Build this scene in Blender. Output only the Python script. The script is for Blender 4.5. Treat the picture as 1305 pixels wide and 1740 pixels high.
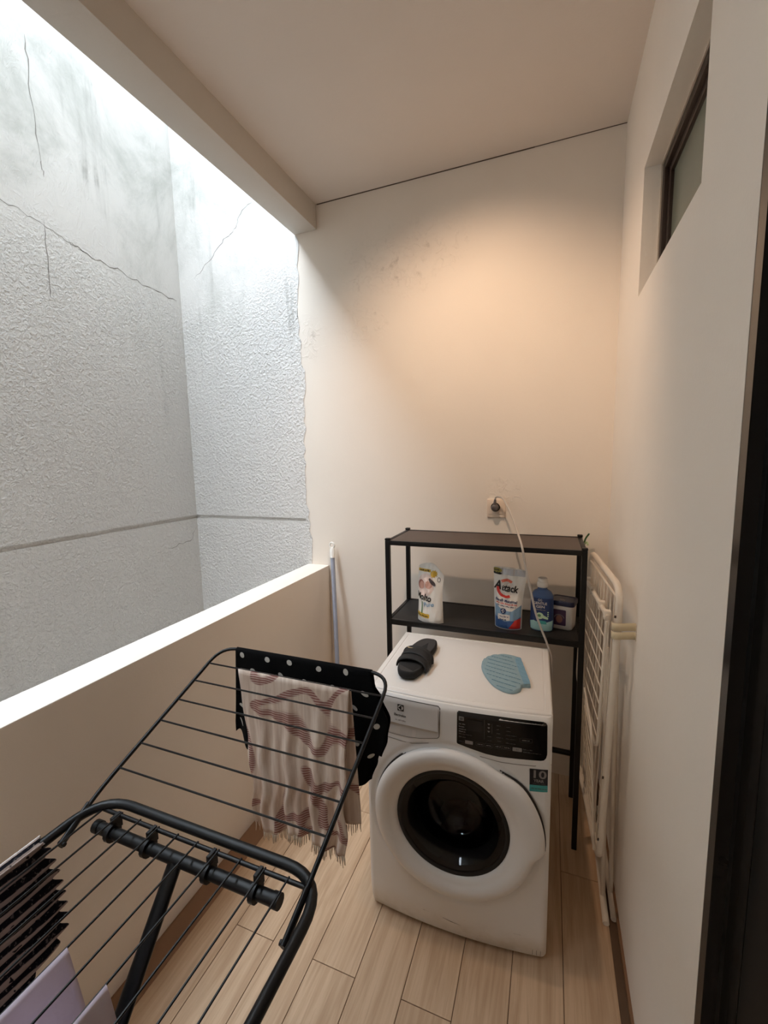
import bpy, bmesh, math, random
from mathutils import Vector, Matrix
from math import sin, cos, pi, radians, sqrt

for o in list(bpy.data.objects):
    bpy.data.objects.remove(o)
random.seed(7)
SC = bpy.context.scene
COL = SC.collection

# ------------------------------------------------------------------ camera
CAM_H = 1.6234
yaw, pitch, roll = radians(-21.185), radians(-7.061), radians(-1.203)
_f = Vector((sin(yaw)*cos(pitch), cos(yaw)*cos(pitch), sin(pitch)))
_r = Vector((cos(yaw), -sin(yaw), 0))
_u = _r.cross(_f)
_r2 = _r*cos(roll) + _u*sin(roll)
_u2 = -_r*sin(roll) + _u*cos(roll)
cam = bpy.data.cameras.new('camera')
cam.sensor_fit = 'HORIZONTAL'
cam.sensor_width = 36.0
cam.lens = 36.0*730.36/1305.0
cam.clip_start = 0.02
cam_ob = bpy.data.objects.new('camera', cam)
COL.objects.link(cam_ob)
cam_ob.matrix_world = Matrix(((_r2.x, _u2.x, -_f.x, 0), (_r2.y, _u2.y, -_f.y, 0), (_r2.z, _u2.z, -_f.z, CAM_H), (0, 0, 0, 1)))
SC.camera = cam_ob

# ------------------------------------------------------------------ sky, exposure
world = bpy.data.worlds.new('overcast_sky')
SC.world = world
world.use_nodes = True
_bg = world.node_tree.nodes['Background']
_bg.inputs[0].default_value = (0.85, 0.965, 1.08, 1)
_bg.inputs[1].default_value = 14
SC.view_settings.view_transform = 'Standard'
SC.view_settings.look = 'None'
SC.view_settings.gamma = 1.0
SC.view_settings.use_curve_mapping = False
SC.view_settings.exposure = 0.5
SC.cycles.max_bounces = 10
SC.cycles.diffuse_bounces = 8
SC.cycles.sample_clamp_indirect = 8.0
SC.cycles.caustics_reflective = False
SC.cycles.caustics_refractive = False
# portal over the open light well (guides the sky light only)
_p = bpy.data.lights.new('sky_portal', 'AREA')
_p.shape = 'RECTANGLE'
_p.size, _p.size_y = 0.84, 3.8
_p.cycles.is_portal = True
_po = bpy.data.objects.new('sky_portal', _p)
_po.location = (-1.77, 0.30, 4.05)
COL.objects.link(_po)

# warm recessed downlight in the ceiling, just above the frame, turned to the back wall
LAMP = Vector((-0.40, 1.24, 2.965))
_s = bpy.data.lights.new('downlight_beam', 'SPOT')
_s.energy = 40
_s.color = (1.0, 0.70, 0.48)
_s.spot_size = radians(100)
_s.spot_blend = 1.0
_s.shadow_soft_size = 0.03
LAMP_LIGHT = _s
LAMP_AIM = Vector((-0.36, 2.2, 1.60))

# ------------------------------------------------------------------ materials
def srgb(r, g, b):
    def c(v):
        v /= 255.0
        return v/12.92 if v <= 0.04045 else ((v+0.055)/1.055)**2.4
    return (c(r), c(g), c(b), 1)

class NT:
    def __init__(self, name):
        self.m = bpy.data.materials.new(name)
        self.m.use_nodes = True
        self.t = self.m.node_tree
        self.b = self.t.nodes['Principled BSDF']
    def n(self, typ, **kw):
        nd = self.t.nodes.new(typ)
        for k, v in kw.items():
            if isinstance(k, str) and hasattr(nd, k) and k not in nd.inputs:
                setattr(nd, k, v)
            else:
                nd.inputs[k].default_value = v
        return nd
    def l(self, a, b):
        self.t.links.new(a, b)
    def sock(self, s, v):
        if hasattr(v, 'is_linked') or hasattr(v, 'links'):
            self.l(v, s)
        else:
            s.default_value = v
    def pos(self, scale=(1, 1, 1), obj=False, loc=(0, 0, 0)):
        if obj:
            src = self.n('ShaderNodeTexCoord').outputs['Object']
        else:
            src = self.n('ShaderNodeNewGeometry').outputs['Position']
        mp = self.n('ShaderNodeMapping')
        mp.inputs['Scale'].default_value = scale
        mp.inputs['Location'].default_value = loc
        self.l(src, mp.inputs['Vector'])
        return mp.outputs['Vector']
    def noise(self, vec, scale, detail=3, rough=0.5, dist=0.0):
        nd = self.n('ShaderNodeTexNoise')
        nd.inputs['Scale'].default_value = scale
        nd.inputs['Detail'].default_value = detail
        nd.inputs['Roughness'].default_value = rough
        nd.inputs['Distortion'].default_value = dist
        self.l(vec, nd.inputs['Vector'])
        return nd.outputs['Fac']
    def ramp(self, fac, a, b, va=0.0, vb=1.0):
        nd = self.n('ShaderNodeMapRange')
        nd.interpolation_type = 'SMOOTHSTEP'
        for i, v in zip(('From Min', 'From Max', 'To Min', 'To Max'), (a, b, va, vb)):
            nd.inputs[i].default_value = v
        self.l(fac, nd.inputs['Value'])
        return nd.outputs['Result']
    def math(self, op, a, b=0.0, clamp=False):
        nd = self.n('ShaderNodeMath')
        nd.operation = op
        nd.use_clamp = clamp
        self.sock(nd.inputs[0], a)
        self.sock(nd.inputs[1], b)
        return nd.outputs[0]
    def mix(self, fac, a, b):
        nd = self.n('ShaderNodeMix')
        nd.data_type = 'RGBA'
        self.sock(nd.inputs[0], fac)
        self.sock(nd.inputs[6], a)
        self.sock(nd.inputs[7], b)
        return nd.outputs[2]
    def sep(self, vec):
        nd = self.n('ShaderNodeSeparateXYZ')
        self.l(vec, nd.inputs[0])
        return nd.outputs
    def near(self, center, radius, soft=0.5):
        """1 inside a ball around a point, fading to 0 at its rim"""
        nd = self.n('ShaderNodeVectorMath')
        nd.operation = 'DISTANCE'
        self.l(self.n('ShaderNodeNewGeometry').outputs['Position'], nd.inputs[0])
        nd.inputs[1].default_value = center
        return self.ramp(nd.outputs['Value'], radius*(1-soft), radius, 1.0, 0.0)
    def bump(self, h, strength, dist, prev=None):
        nd = self.n('ShaderNodeBump')
        nd.inputs['Strength'].default_value = strength
        nd.inputs['Distance'].default_value = dist
        self.l(h, nd.inputs['Height'])
        if prev is not None:
            self.l(prev, nd.inputs['Normal'])
        return nd.outputs['Normal']
    def out(self, color=None, rough=None, normal=None, metallic=None, spec=None, **kw):
        if color is not None: self.sock(self.b.inputs['Base Color'], color)
        if rough is not None: self.sock(self.b.inputs['Roughness'], rough)
        if normal is not None: self.l(normal, self.b.inputs['Normal'])
        if metallic is not None: self.b.inputs['Metallic'].default_value = metallic
        if spec is not None: self.b.inputs['Specular IOR Level'].default_value = spec
        for k, v in kw.items(): self.b.inputs[k].default_value = v
        return self.m

def plain(name, col, rough=0.5, metallic=0.0, var=0.06, scale=30.0, bump=0.0, bdist=0.001, spec=0.5, obj=True, **kw):
    """a single colour with a faint mottle and optional fine relief"""
    t = NT(name)
    v = t.pos(obj=obj)
    nz = t.noise(v, scale, 3)
    dark = tuple(c*(1-var) for c in col[:3])+(1,)
    lite = tuple(min(1, c*(1+var)) for c in col[:3])+(1,)
    c = t.mix(nz, dark, lite)
    nrm = t.bump(t.noise(v, scale*6, 2), bump, bdist) if bump else None
    return t.out(c, rough, nrm, metallic, spec, **kw)

def m_plaster(name, col, patches=()):
    t = NT(name)
    v = t.pos()
    base = t.mix(t.noise(v, 2.2, 4), tuple(c*0.95 for c in col[:3])+(1,), tuple(min(1, c*1.04) for c in col[:3])+(1,))
    fine = t.noise(v, 160, 3)
    broad = t.noise(v, 9, 3)
    n = t.bump(fine, 0.25, 0.0012)
    n = t.bump(broad, 0.25, 0.006, n)
    mask = None
    for c, r in patches:
        k = t.near(c, r, 0.75)
        mask = k if mask is None else t.math('MAXIMUM', mask, k)
    if mask is not None:
        blist = t.noise(v, 26, 5, 0.6, 0.8)
        edge = t.ramp(blist, 0.50, 0.60)
        h = t.math('MULTIPLY', edge, mask)
        n = t.bump(h, 0.5, 0.0035, n)
        spots = t.math('MULTIPLY', t.ramp(t.noise(v, 17, 5, 0.65), 0.56, 0.72), mask)
        base = t.mix(t.math('MULTIPLY', spots, 0.35), base, srgb(150, 138, 122))
    return t.out(base, 0.85, n, spec=0.25)

def m_stucco():
    t = NT('well_stucco')
    v = t.pos()
    z = t.sep(v)[2]
    zj = t.math('ADD', z, t.math('MULTIPLY', t.noise(v, 1.6, 4), 0.7))
    rough_m = t.ramp(zj, 2.75, 3.15, 1.0, 0.0)            # coarse render below, smooth above
    coarse = t.noise(v, 66, 3, 0.6, 0.4)
    coarse = t.ramp(coarse, 0.36, 0.72)
    scrape = t.ramp(t.noise(t.pos((1, 1, 0.55)), 24, 5, 0.65, 1.5), 0.48, 0.64)
    h1 = t.math('MULTIPLY', coarse, rough_m)
    h2 = t.math('MULTIPLY', scrape, t.ramp(zj, 2.4, 3.0, 0.25, 0.5))
    n = t.bump(h1, 0.65, 0.008)
    n = t.bump(h2, 0.4, 0.004, n)
    n = t.bump(t.noise(v, 140, 3), 0.3, 0.002, n)
    # damp streaks and mould; extra tone up high also dims the overbright top
    streak = t.ramp(t.noise(t.pos((9, 9, 0.8)), 1.0, 5, 0.6), 0.57, 0.78)
    blot = t.ramp(t.noise(v, 3.3, 6, 0.65), 0.50, 0.75)
    dirt = t.math('MULTIPLY', t.math('MULTIPLY', streak, t.math('ADD', blot, 0.35)), t.ramp(zj, 2.2, 3.0, 0.18, 1.0))
    mould = t.math('MULTIPLY', t.ramp(t.noise(t.pos((1, 1, 0.8)), 2.1, 6, 0.7, 0.4), 0.44, 0.72), t.ramp(zj, 2.5, 3.3, 0.0, 0.75))
    dots = t.math('MULTIPLY', t.ramp(t.noise(v, 38, 4, 0.6), 0.68, 0.76), t.math('MULTIPLY', blot, 0.55))
    c = t.mix(t.noise(v, 1.1, 4), srgb(213, 211, 208), srgb(228, 226, 223))
    c = t.mix(mould, c, srgb(176, 178, 172))
    c = t.mix(dirt, c, srgb(138, 138, 132))
    c = t.mix(dots, c, srgb(120, 120, 114))
    return t.out(c, 0.9, n, spec=0.2)

def m_plank():
    t = NT('oak_look_tile')
    rnd = t.n('ShaderNodeObjectInfo').outputs['Random']
    v0 = t.pos()
    off = t.n('ShaderNodeCombineXYZ')
    t.l(t.math('MULTIPLY', rnd, 7.0), off.inputs[0])
    t.l(t.math('MULTIPLY', rnd, 31.0), off.inputs[1])
    add = t.n('ShaderNodeVectorMath'); add.operation = 'ADD'
    t.l(v0, add.inputs[0]); t.l(off.outputs[0], add.inputs[1])
    mp = t.n('ShaderNodeMapping'); mp.inputs['Scale'].default_value = (26, 1.6, 1)
    t.l(add.outputs[0], mp.inputs['Vector'])
    g = t.noise(mp.outputs['Vector'], 1.5, 6, 0.6, 0.6)
    mp2 = t.n('ShaderNodeMapping'); mp2.inputs['Scale'].default_value = (140, 5, 1)
    t.l(add.outputs[0], mp2.inputs['Vector'])
    fine = t.noise(mp2.outputs['Vector'], 1.0, 3)
    c = t.mix(t.ramp(g, 0.3, 0.72), srgb(206, 176, 145), srgb(178, 147, 116))
    c = t.mix(t.math('MULTIPLY', t.ramp(fine, 0.5, 0.75), 0.35), c, srgb(156, 126, 98))
    c = t.mix(t.math('MULTIPLY', rnd, 0.25), c, srgb(190, 160, 130))
    n = t.bump(fine, 0.12, 0.001)
    return t.out(c, t.ramp(g, 0, 1, 0.42, 0.58), n, spec=0.4)

def m_enamel():
    """white enamel with a little grime near the bottom of the machine"""
    t = NT('white_enamel')
    v = t.pos(obj=True)
    z = t.sep(v)[2]
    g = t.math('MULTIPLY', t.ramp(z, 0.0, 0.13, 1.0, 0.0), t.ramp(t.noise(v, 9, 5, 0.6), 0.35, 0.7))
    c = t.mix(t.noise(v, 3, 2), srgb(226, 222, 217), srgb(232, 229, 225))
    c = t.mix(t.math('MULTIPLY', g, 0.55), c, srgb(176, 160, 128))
    scr = t.math('MULTIPLY', t.ramp(t.noise(t.pos((12, 12, 90), obj=True), 1, 3, 0.6), 0.70, 0.74), t.ramp(z, 0.05, 0.13, 1.0, 0.0))
    c = t.mix(scr, c, srgb(70, 60, 50))
    return t.out(c, 0.32, spec=0.5)

def m_towel():
    t = NT('towel_weave')
    v = t.pos(obj=True)
    slub = t.noise(t.pos((60, 60, 4), obj=True), 1.0, 4, 0.6)
    c = t.mix(t.ramp(slub, 0.35, 0.7), srgb(206, 184, 168), srgb(234, 219, 206))
    wob = t.noise(t.pos((1, 1, 1), obj=True), 4.6, 1.0, 0.35, 0.5)
    ring = t.math('ABSOLUTE', t.math('SUBTRACT', t.math('FRACT', t.math('MULTIPLY', wob, 4.2)), 0.5))
    band = t.ramp(ring, 0.075, 0.135, 1.0, 0.0)
    z = t.sep(v)[2]
    hz = t.math('ADD', t.math('MULTIPLY', z, 155.0), t.math('MULTIPLY', t.noise(v, 9, 2), 3.0))
    hatch = t.ramp(t.math('FRACT', hz), 0.36, 0.5)
    f = t.math('MULTIPLY', band, t.math('ADD', t.math('MULTIPLY', hatch, 0.60), 0.32))
    c = t.mix(f, c, srgb(132, 78, 74))
    n = t.bump(slub, 0.4, 0.003)
    return t.out(c, 0.95, n, spec=0.1)

def m_striped():
    t = NT('striped_knit')
    uv = t.n('ShaderNodeUVMap').outputs['UV']
    s = t.sep(uv)
    wob = t.noise(t.pos((7, 7, 7), obj=True), 3.0, 3)
    ph = t.math('ADD', s[1], t.math('MULTIPLY', t.math('SUBTRACT', wob, 0.5), 0.35))
    fr = t.math('FRACT', ph)
    band = t.ramp(t.math('ABSOLUTE', t.math('SUBTRACT', fr, 0.5)), 0.19, 0.25, 1.0, 0.0)
    fl = t.ramp(t.noise(t.pos((1, 1, 1), obj=True), 170, 2), 0.60, 0.66)
    dark = t.mix(t.math('MULTIPLY', fl, 0.5), srgb(22, 21, 26), srgb(120, 112, 108))
    fl2 = t.ramp(t.noise(t.pos((1, 1, 1), obj=True), 75, 2), 0.66, 0.70)
    lite = t.mix(fl2, srgb(150, 134, 126), srgb(30, 28, 32))
    c = t.mix(band, lite, dark)
    n = t.bump(t.noise(t.pos(obj=True), 260, 2), 0.5, 0.002)
    return t.out(c, 0.95, n, spec=0.1)

M = {}
M['paint'] = m_plaster('cream_wall_paint', srgb(243, 236, 227))
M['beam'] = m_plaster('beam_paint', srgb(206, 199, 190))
M['paint_back'] = m_plaster('cream_back_wall_paint', srgb(234, 225, 214), [((-0.90, 2.2, 2.60), 0.22), ((-0.72, 2.2, 2.62), 0.24), ((-0.52, 2.2, 2.66), 0.20), ((-0.96, 2.2, 2.35), 0.20), ((-1.30, 2.2, 2.3), 0.16), ((-0.2, 2.2, 1.44), 0.12)])
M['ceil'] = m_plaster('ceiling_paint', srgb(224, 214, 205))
M['stucco'] = m_stucco()
M['block_grey'] = m_plaster('grey_sky_block', srgb(118, 118, 116))  # dark grey, to cut light bounced off the added upper wall
M['parapet'] = m_plaster('parapet_paint', srgb(234, 225, 214))
M['plank'] = m_plank()
M['grout'] = plain('grout', srgb(104, 80, 60), 0.9)
M['crack'] = plain('crack_line', srgb(132, 128, 122), 0.95)  # grey of the thin strips laid as cracks in the render
M['seam'] = plain('old_seam', srgb(98, 84, 72), 0.95)
M['brown_frame'] = plain('dark_brown_window_frame', srgb(48, 34, 27), 0.45)
M['frost'] = plain('frosted_pane', srgb(128, 134, 122), 0.22, var=0.08, scale=6)
M['bead'] = plain('pale_sealant', srgb(200, 190, 176), 0.7)
M['black_door'] = plain('black_door_metal', srgb(9, 9, 9), 0.4, var=0.1)
M['black_gloss'] = plain('black_door_jamb', srgb(38, 35, 33), 0.22)
M['black_metal'] = plain('black_powder_coat', srgb(11, 11, 12), 0.42, var=0.1, bump=0.08, bdist=0.0005, spec=0.35)
M['black_wire'] = plain('black_coated_wire', srgb(16, 13, 13), 0.38, spec=0.35)
M['black_plastic'] = plain('black_plastic', srgb(18, 18, 19), 0.42, spec=0.35)
M['shelf_wood'] = plain('dark_brown_shelf_board', srgb(74, 62, 56), 0.5, var=0.12, scale=12)
M['shelf_black'] = plain('black_shelf_board', srgb(24, 23, 23), 0.6, var=0.15, scale=20)
M['enamel'] = m_enamel()
M['wplastic'] = plain('white_plastic', srgb(228, 224, 219), 0.36, var=0.015)
M['wplastic2'] = plain('pale_grey_plastic', srgb(206, 201, 196), 0.42, var=0.02)
M['gap'] = plain('dark_gap', srgb(60, 55, 50), 0.8)
M['softgap'] = plain('grey_seam', srgb(128, 120, 112), 0.8)
M['panel'] = plain('black_control_glass', srgb(10, 9, 9), 0.15, var=0.0)
M['screen'] = plain('dark_display', srgb(26, 26, 27), 0.2, var=0.0)
M['print_grey'] = plain('grey_print', srgb(136, 130, 126), 0.6, var=0.0)
M['print_dim'] = plain('dim_grey_print', srgb(82, 78, 75), 0.6, var=0.0)
M['print_white'] = plain('white_print', srgb(214, 208, 202), 0.5, var=0.0)
M['print_black'] = plain('black_print', srgb(18, 17, 17), 0.5, var=0.0)
M['teal'] = plain('teal_print', srgb(64, 152, 148), 0.5, var=0.03)
M['navy_print'] = plain('near_black_print', srgb(26, 24, 30), 0.45, var=0.0)
M['drum'] = plain('steel_drum', srgb(58, 56, 55), 0.4, metallic=0.6, var=0.12)
M['gasket'] = plain('grey_rubber_gasket', srgb(58, 58, 57), 0.55)
M['laundry'] = plain('dark_red_laundry', srgb(66, 30, 34), 0.95)
_g = NT('door_glass')
M['glass'] = _g.out((0.42, 0.42, 0.42, 1), 0.05, **{'Transmission Weight': 1.0, 'IOR': 1.35})
M['foam'] = plain('black_foam_sole', srgb(24, 23, 23), 0.85, bump=0.3, bdist=0.001, scale=60)
M['footbed'] = plain('charcoal_footbed', srgb(50, 47, 46), 0.8, bump=0.3, bdist=0.001, scale=60)
M['strap'] = plain('black_padded_strap', srgb(18, 18, 19), 0.7, bump=0.3, bdist=0.001, scale=80)
M['gold'] = plain('pale_gold_mark', srgb(206, 186, 140), 0.45)
M['pad_blue'] = plain('blue_microfibre', srgb(142, 166, 174), 0.95, var=0.1, bump=0.6, bdist=0.002, scale=70, spec=0.1)
M['pad_hem'] = plain('blue_hem', srgb(124, 160, 180), 0.9, var=0.1, bump=0.3, scale=70, spec=0.1)
M['cord'] = plain('grey_power_cord', srgb(188, 182, 176), 0.45)
M['plug'] = plain('dark_grey_plug', srgb(96, 90, 90), 0.5)
M['socket'] = plain('ivory_socket_plate', srgb(232, 214, 196), 0.4, var=0.01)
M['socket_dark'] = plain('socket_well', srgb(40, 34, 32), 0.5)
M['pole'] = plain('pale_blue_grey_pole', srgb(168, 176, 194), 0.35, metallic=0.25)
M['pole_cap'] = plain('white_pole_grip', srgb(234, 232, 226), 0.45)
M['white_coat'] = plain('white_coated_steel', srgb(226, 216, 202), 0.42, var=0.03)
M['tape'] = plain('yellowed_tape', srgb(214, 200, 168), 0.5, var=0.04)
M['rust'] = plain('dark_rivet', srgb(58, 46, 38), 0.6)
M['foil'] = plain('white_foil_pouch', srgb(232, 228, 222), 0.3, var=0.03, scale=14, bump=0.25, bdist=0.004)
M['foil_grey'] = plain('silver_foil', srgb(186, 186, 190), 0.28, metallic=0.35, var=0.08, scale=14)
M['yellow'] = plain('mustard_print', srgb(206, 168, 62), 0.4)
M['skin'] = plain('blush_print', srgb(196, 152, 138), 0.45)
M['skin2'] = plain('dusty_rose_print', srgb(150, 100, 90), 0.45)
M['hair'] = plain('charcoal_brown_print', srgb(72, 62, 64), 0.45)
M['blush'] = plain('pale_pink_print', srgb(232, 212, 204), 0.4)
M['green'] = plain('leaf_green_print', srgb(86, 128, 92), 0.45)
M['ltblue'] = plain('light_blue_print', srgb(112, 156, 190), 0.45)
M['red'] = plain('red_print', srgb(206, 52, 44), 0.35)
M['orange'] = plain('coral_print', srgb(222, 112, 88), 0.35)
M['blue'] = plain('blue_print', srgb(54, 88, 140), 0.35)
M['midblue'] = plain('steel_blue_print', srgb(126, 158, 186), 0.35)
M['navy'] = plain('navy_label', srgb(30, 52, 98), 0.35)
M['olive'] = plain('olive_tag_print', srgb(150, 140, 52), 0.4)
M['bottle'] = plain('blue_bottle_plastic', srgb(72, 98, 142), 0.2)
M['aqua'] = plain('aqua_liquid_plastic', srgb(160, 202, 202), 0.22)
M['mint'] = plain('mint_print', srgb(186, 214, 182), 0.4)
M['capw'] = plain('white_cap', srgb(230, 224, 216), 0.4, var=0.01)
M['lid'] = plain('navy_lid', srgb(24, 28, 66), 0.35)
M['tub'] = plain('white_tub', srgb(224, 216, 208), 0.35, var=0.01)
M['plum'] = plain('plum_label', srgb(74, 44, 78), 0.4, var=0.2)
M['handle_green'] = plain('pale_green_handle', srgb(170, 186, 140), 0.5)
M['dkgreen'] = plain('dark_green_plastic', srgb(58, 92, 52), 0.5)
M['black_cloth'] = plain('black_cotton', srgb(17, 17, 18), 0.95, var=0.15, scale=40, bump=0.4, bdist=0.002, spec=0.1)
M['dot'] = plain('pale_grey_print', srgb(198, 196, 190), 0.9, var=0.08)
M['towel'] = m_towel()
M['fringe'] = plain('beige_fringe', srgb(206, 190, 172), 0.95, var=0.12, scale=90)
M['striped'] = m_striped()
M['lavender'] = plain('lavender_cotton', srgb(214, 203, 216), 0.92, var=0.05, scale=18, bump=0.3, bdist=0.002, spec=0.1)
M['offwhite_cloth'] = plain('off_white_cotton', srgb(222, 216, 212), 0.92, var=0.05, scale=18, spec=0.1)

# ------------------------------------------------------------------ mesh helpers
def link(name, me, mat, parent=None, smooth=False, loc=None):
    ob = bpy.data.objects.new(name, me)
    if mat is not None and not me.materials:
        me.materials.append(M[mat] if isinstance(mat, str) else mat)
    if smooth:
        for p in me.polygons: p.use_smooth = True
    COL.objects.link(ob)
    if parent is not None: ob.parent = parent
    if loc is not None: ob.location = loc
    return ob

def from_bm(name, bm, mat, parent=None, smooth=False, loc=None, auto=None):
    bmesh.ops.recalc_face_normals(bm, faces=bm.faces)
    me = bpy.data.meshes.new(name)
    bm.to_mesh(me); bm.free()
    ob = link(name, me, mat, parent, smooth, loc)
    if auto is not None:
        try: me.set_sharp_from_angle(angle=radians(auto))
        except Exception: pass
    return ob

def tag(o, label=None, cat=None, group=None, kind=None):
    if label: o['label'] = label
    if cat: o['category'] = cat
    if group: o['group'] = group
    if kind: o['kind'] = kind
    return o

def thing(name, label, cat, loc=(0, 0, 0), rz=0.0, group=None):
    o = bpy.data.objects.new(name, None)
    o.empty_display_size = 0.05
    COL.objects.link(o)
    o.location = loc
    o.rotation_euler = (0, 0, rz)
    return tag(o, label, cat, group)

def bm_box(bm, a, b, bevel=0.0, seg=2):
    r = bmesh.ops.create_cube(bm, size=1.0)
    vs = r['verts']
    for v in vs:
        v.co = Vector(((a[0]+b[0])/2 + v.co.x*(b[0]-a[0]), (a[1]+b[1])/2 + v.co.y*(b[1]-a[1]), (a[2]+b[2])/2 + v.co.z*(b[2]-a[2])))
    if bevel:
        es = list({e for v in vs for e in v.link_edges})
        bmesh.ops.bevel(bm, geom=es, offset=bevel, segments=seg, profile=0.5, affect='EDGES')

def box(name, a, b, mat, parent=None, bevel=0.0, seg=2):
    bm = bmesh.new()
    bm_box(bm, a, b, bevel, seg)
    return from_bm(name, bm, mat, parent, smooth=bool(bevel), auto=35 if bevel else None)

def boxes(name, lst, mat, parent=None, bevel=0.0):
    bm = bmesh.new()
    for a, b in lst: bm_box(bm, a, b, bevel)
    return from_bm(name, bm, mat, parent, smooth=bool(bevel), auto=35 if bevel else None)

def catmull(pts, n=8, closed=False):
    P = [Vector(p) for p in pts]
    out = []
    N = len(P)
    rng = range(N if closed else N-1)
    for i in rng:
        if closed:
            p0, p1, p2, p3 = P[(i-1) % N], P[i], P[(i+1) % N], P[(i+2) % N]
        else:
            p1, p2 = P[i], P[i+1]
            p0 = P[i-1] if i > 0 else p1*2-p2
            p3 = P[i+2] if i+2 < N else p2*2-p1
        for k in range(n):
            t = k/n
            out.append(0.5*((2*p1)+(p2-p0)*t+(2*p0-5*p1+4*p2-p3)*t*t+(3*p1-p0-3*p2+p3)*t**3))
    if not closed: out.append(P[-1])
    return out

def fillet(pts, r, n=5, closed=False):
    """polyline with rounded corners of radius-like offset r"""
    P = [Vector(p) for p in pts]
    N = len(P); out = []
    for i in range(N):
        if not closed and i in (0, N-1):
            out.append(P[i]); continue
        a, b, c = P[i-1], P[i], P[(i+1) % N]
        d1, d2 = (a-b), (c-b)
        k1, k2 = min(r, d1.length*0.49), min(r, d2.length*0.49)
        s, e = b+d1.normalized()*k1, b+d2.normalized()*k2
        for j in range(n+1):
            t = j/n
            out.append(s*(1-t)**2 + b*2*t*(1-t) + e*t*t)
    return out

def bm_tube(bm, pts, r, seg=8, closed=False, flat=None, cap=True, rr=None):
    P = [Vector(p) for p in pts]
    N = len(P)
    rings = []
    up = None
    for i in range(N):
        if closed: d = P[(i+1) % N]-P[i-1]
        else: d = P[min(i+1, N-1)]-P[max(i-1, 0)]
        d.normalize()
        if up is None:
            up = Vector((0, 0, 1)) if abs(d.z) < 0.9 else Vector((0, 1, 0))
        x = d.cross(up)
        if x.length < 1e-5: x = d.cross(Vector((1, 0.3, 0.2)))
        x.normalize()
        y = x.cross(d); y.normalize()
        up = y
        ri = rr[i] if rr else r
        fx, fy = (1, 1) if flat is None else flat
        rings.append([bm.verts.new(P[i]+x*ri*fx*cos(2*pi*k/seg)+y*ri*fy*sin(2*pi*k/seg)) for k in range(seg)])
    M_ = N if closed else N-1
    for i in range(M_):
        a, b = rings[i], rings[(i+1) % N]
        for k in range(seg):
            bm.faces.new((a[k], a[(k+1) % seg], b[(k+1) % seg], b[k]))
    if cap and not closed:
        bm.faces.new(rings[0][::-1]); bm.faces.new(rings[-1])

def tube(name, pts, r, mat, parent=None, seg=8, closed=False, flat=None, rr=None):
    bm = bmesh.new()
    bm_tube(bm, pts, r, seg, closed, flat, rr=rr)
    return from_bm(name, bm, mat, parent, smooth=True, auto=50)

def bm_lathe(bm, prof, center, axis='z', seg=48, rmod=None):
    """prof: list of (radius, height) ; axis z or -y (faces the viewer)"""
    rings = []
    for (r, h) in prof:
        ring = []
        for k in range(seg):
            a = 2*pi*k/seg
            rk = r*(rmod(a, r) if rmod else 1.0)
            if axis == 'z': p = (center[0]+rk*cos(a), center[1]+rk*sin(a), center[2]+h)
            else: p = (center[0]+rk*cos(a), center[1]-h, center[2]+rk*sin(a))
            ring.append(bm.verts.new(p))
        rings.append(ring)
    for i in range(len(rings)-1):
        a, b = rings[i], rings[i+1]
        for k in range(seg):
            bm.faces.new((a[k], a[(k+1) % seg], b[(k+1) % seg], b[k]))
    return rings

def lathe(name, prof, center, mat, parent=None, axis='z', seg=48, rmod=None, cap0=True, cap1=True):
    bm = bmesh.new()
    rg = bm_lathe(bm, prof, center, axis, seg, rmod)
    if cap0: bm.faces.new(rg[0])
    if cap1: bm.faces.new(rg[-1])
    return from_bm(name, bm, mat, parent, smooth=True, auto=40)

def grid(name, fn, nu, nv, mat, parent=None, uvfn=None, thick=0.0, smooth=True, closed_u=False):
    """surface fn(u,v), u,v in 0..1"""
    verts = []; faces = []; uvs = []
    for j in range(nv+1):
        for i in range(nu+1):
            u, v = i/nu, j/nv
            verts.append(tuple(fn(u, v)))
            uvs.append(uvfn(u, v) if uvfn else (u, v))
    for j in range(nv):
        for i in range(nu):
            a = j*(nu+1)+i
            faces.append((a, a+1, a+nu+2, a+nu+1))
    me = bpy.data.meshes.new(name)
    me.from_pydata(verts, [], faces)
    uvl = me.uv_layers.new(name='UVMap')
    for li, lp in enumerate(me.loops):
        uvl.data[li].uv = uvs[lp.vertex_index]
    me.update()
    ob = link(name, me, mat, parent, smooth)
    if thick:
        md = ob.modifiers.new('thickness', 'SOLIDIFY')
        md.thickness = thick; md.offset = 0.0
    return ob

def poly_tris(loops, maxlen=None):
    """fill 2d outlines (outer, holes...) -> verts2d, tris ; optionally refined"""
    bm = bmesh.new()
    es = []
    for lp in loops:
        vs = [bm.verts.new((p[0], p[1], 0)) for p in lp]
        for i in range(len(vs)): es.append(bm.edges.new((vs[i], vs[(i+1) % len(vs)])))
    bmesh.ops.triangle_fill(bm, use_beauty=True, use_dissolve=False, edges=es)
    return refine(bm, maxlen)

def refine(bm, maxlen):
    if maxlen:
        for _ in range(4):
            le = [e for e in bm.edges if e.calc_length() > maxlen]
            if not le: break
            bmesh.ops.subdivide_edges(bm, edges=le, cuts=1)
            bmesh.ops.triangulate(bm, faces=[f for f in bm.faces if len(f.verts) > 3])
    bmesh.ops.triangulate(bm, faces=[f for f in bm.faces if len(f.verts) > 3])
    bm.verts.ensure_lookup_table(); bm.verts.index_update()
    V = [(v.co.x, v.co.y) for v in bm.verts]
    F = [tuple(v.index for v in f.verts) for f in bm.faces]
    bm.free()
    return V, F

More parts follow.
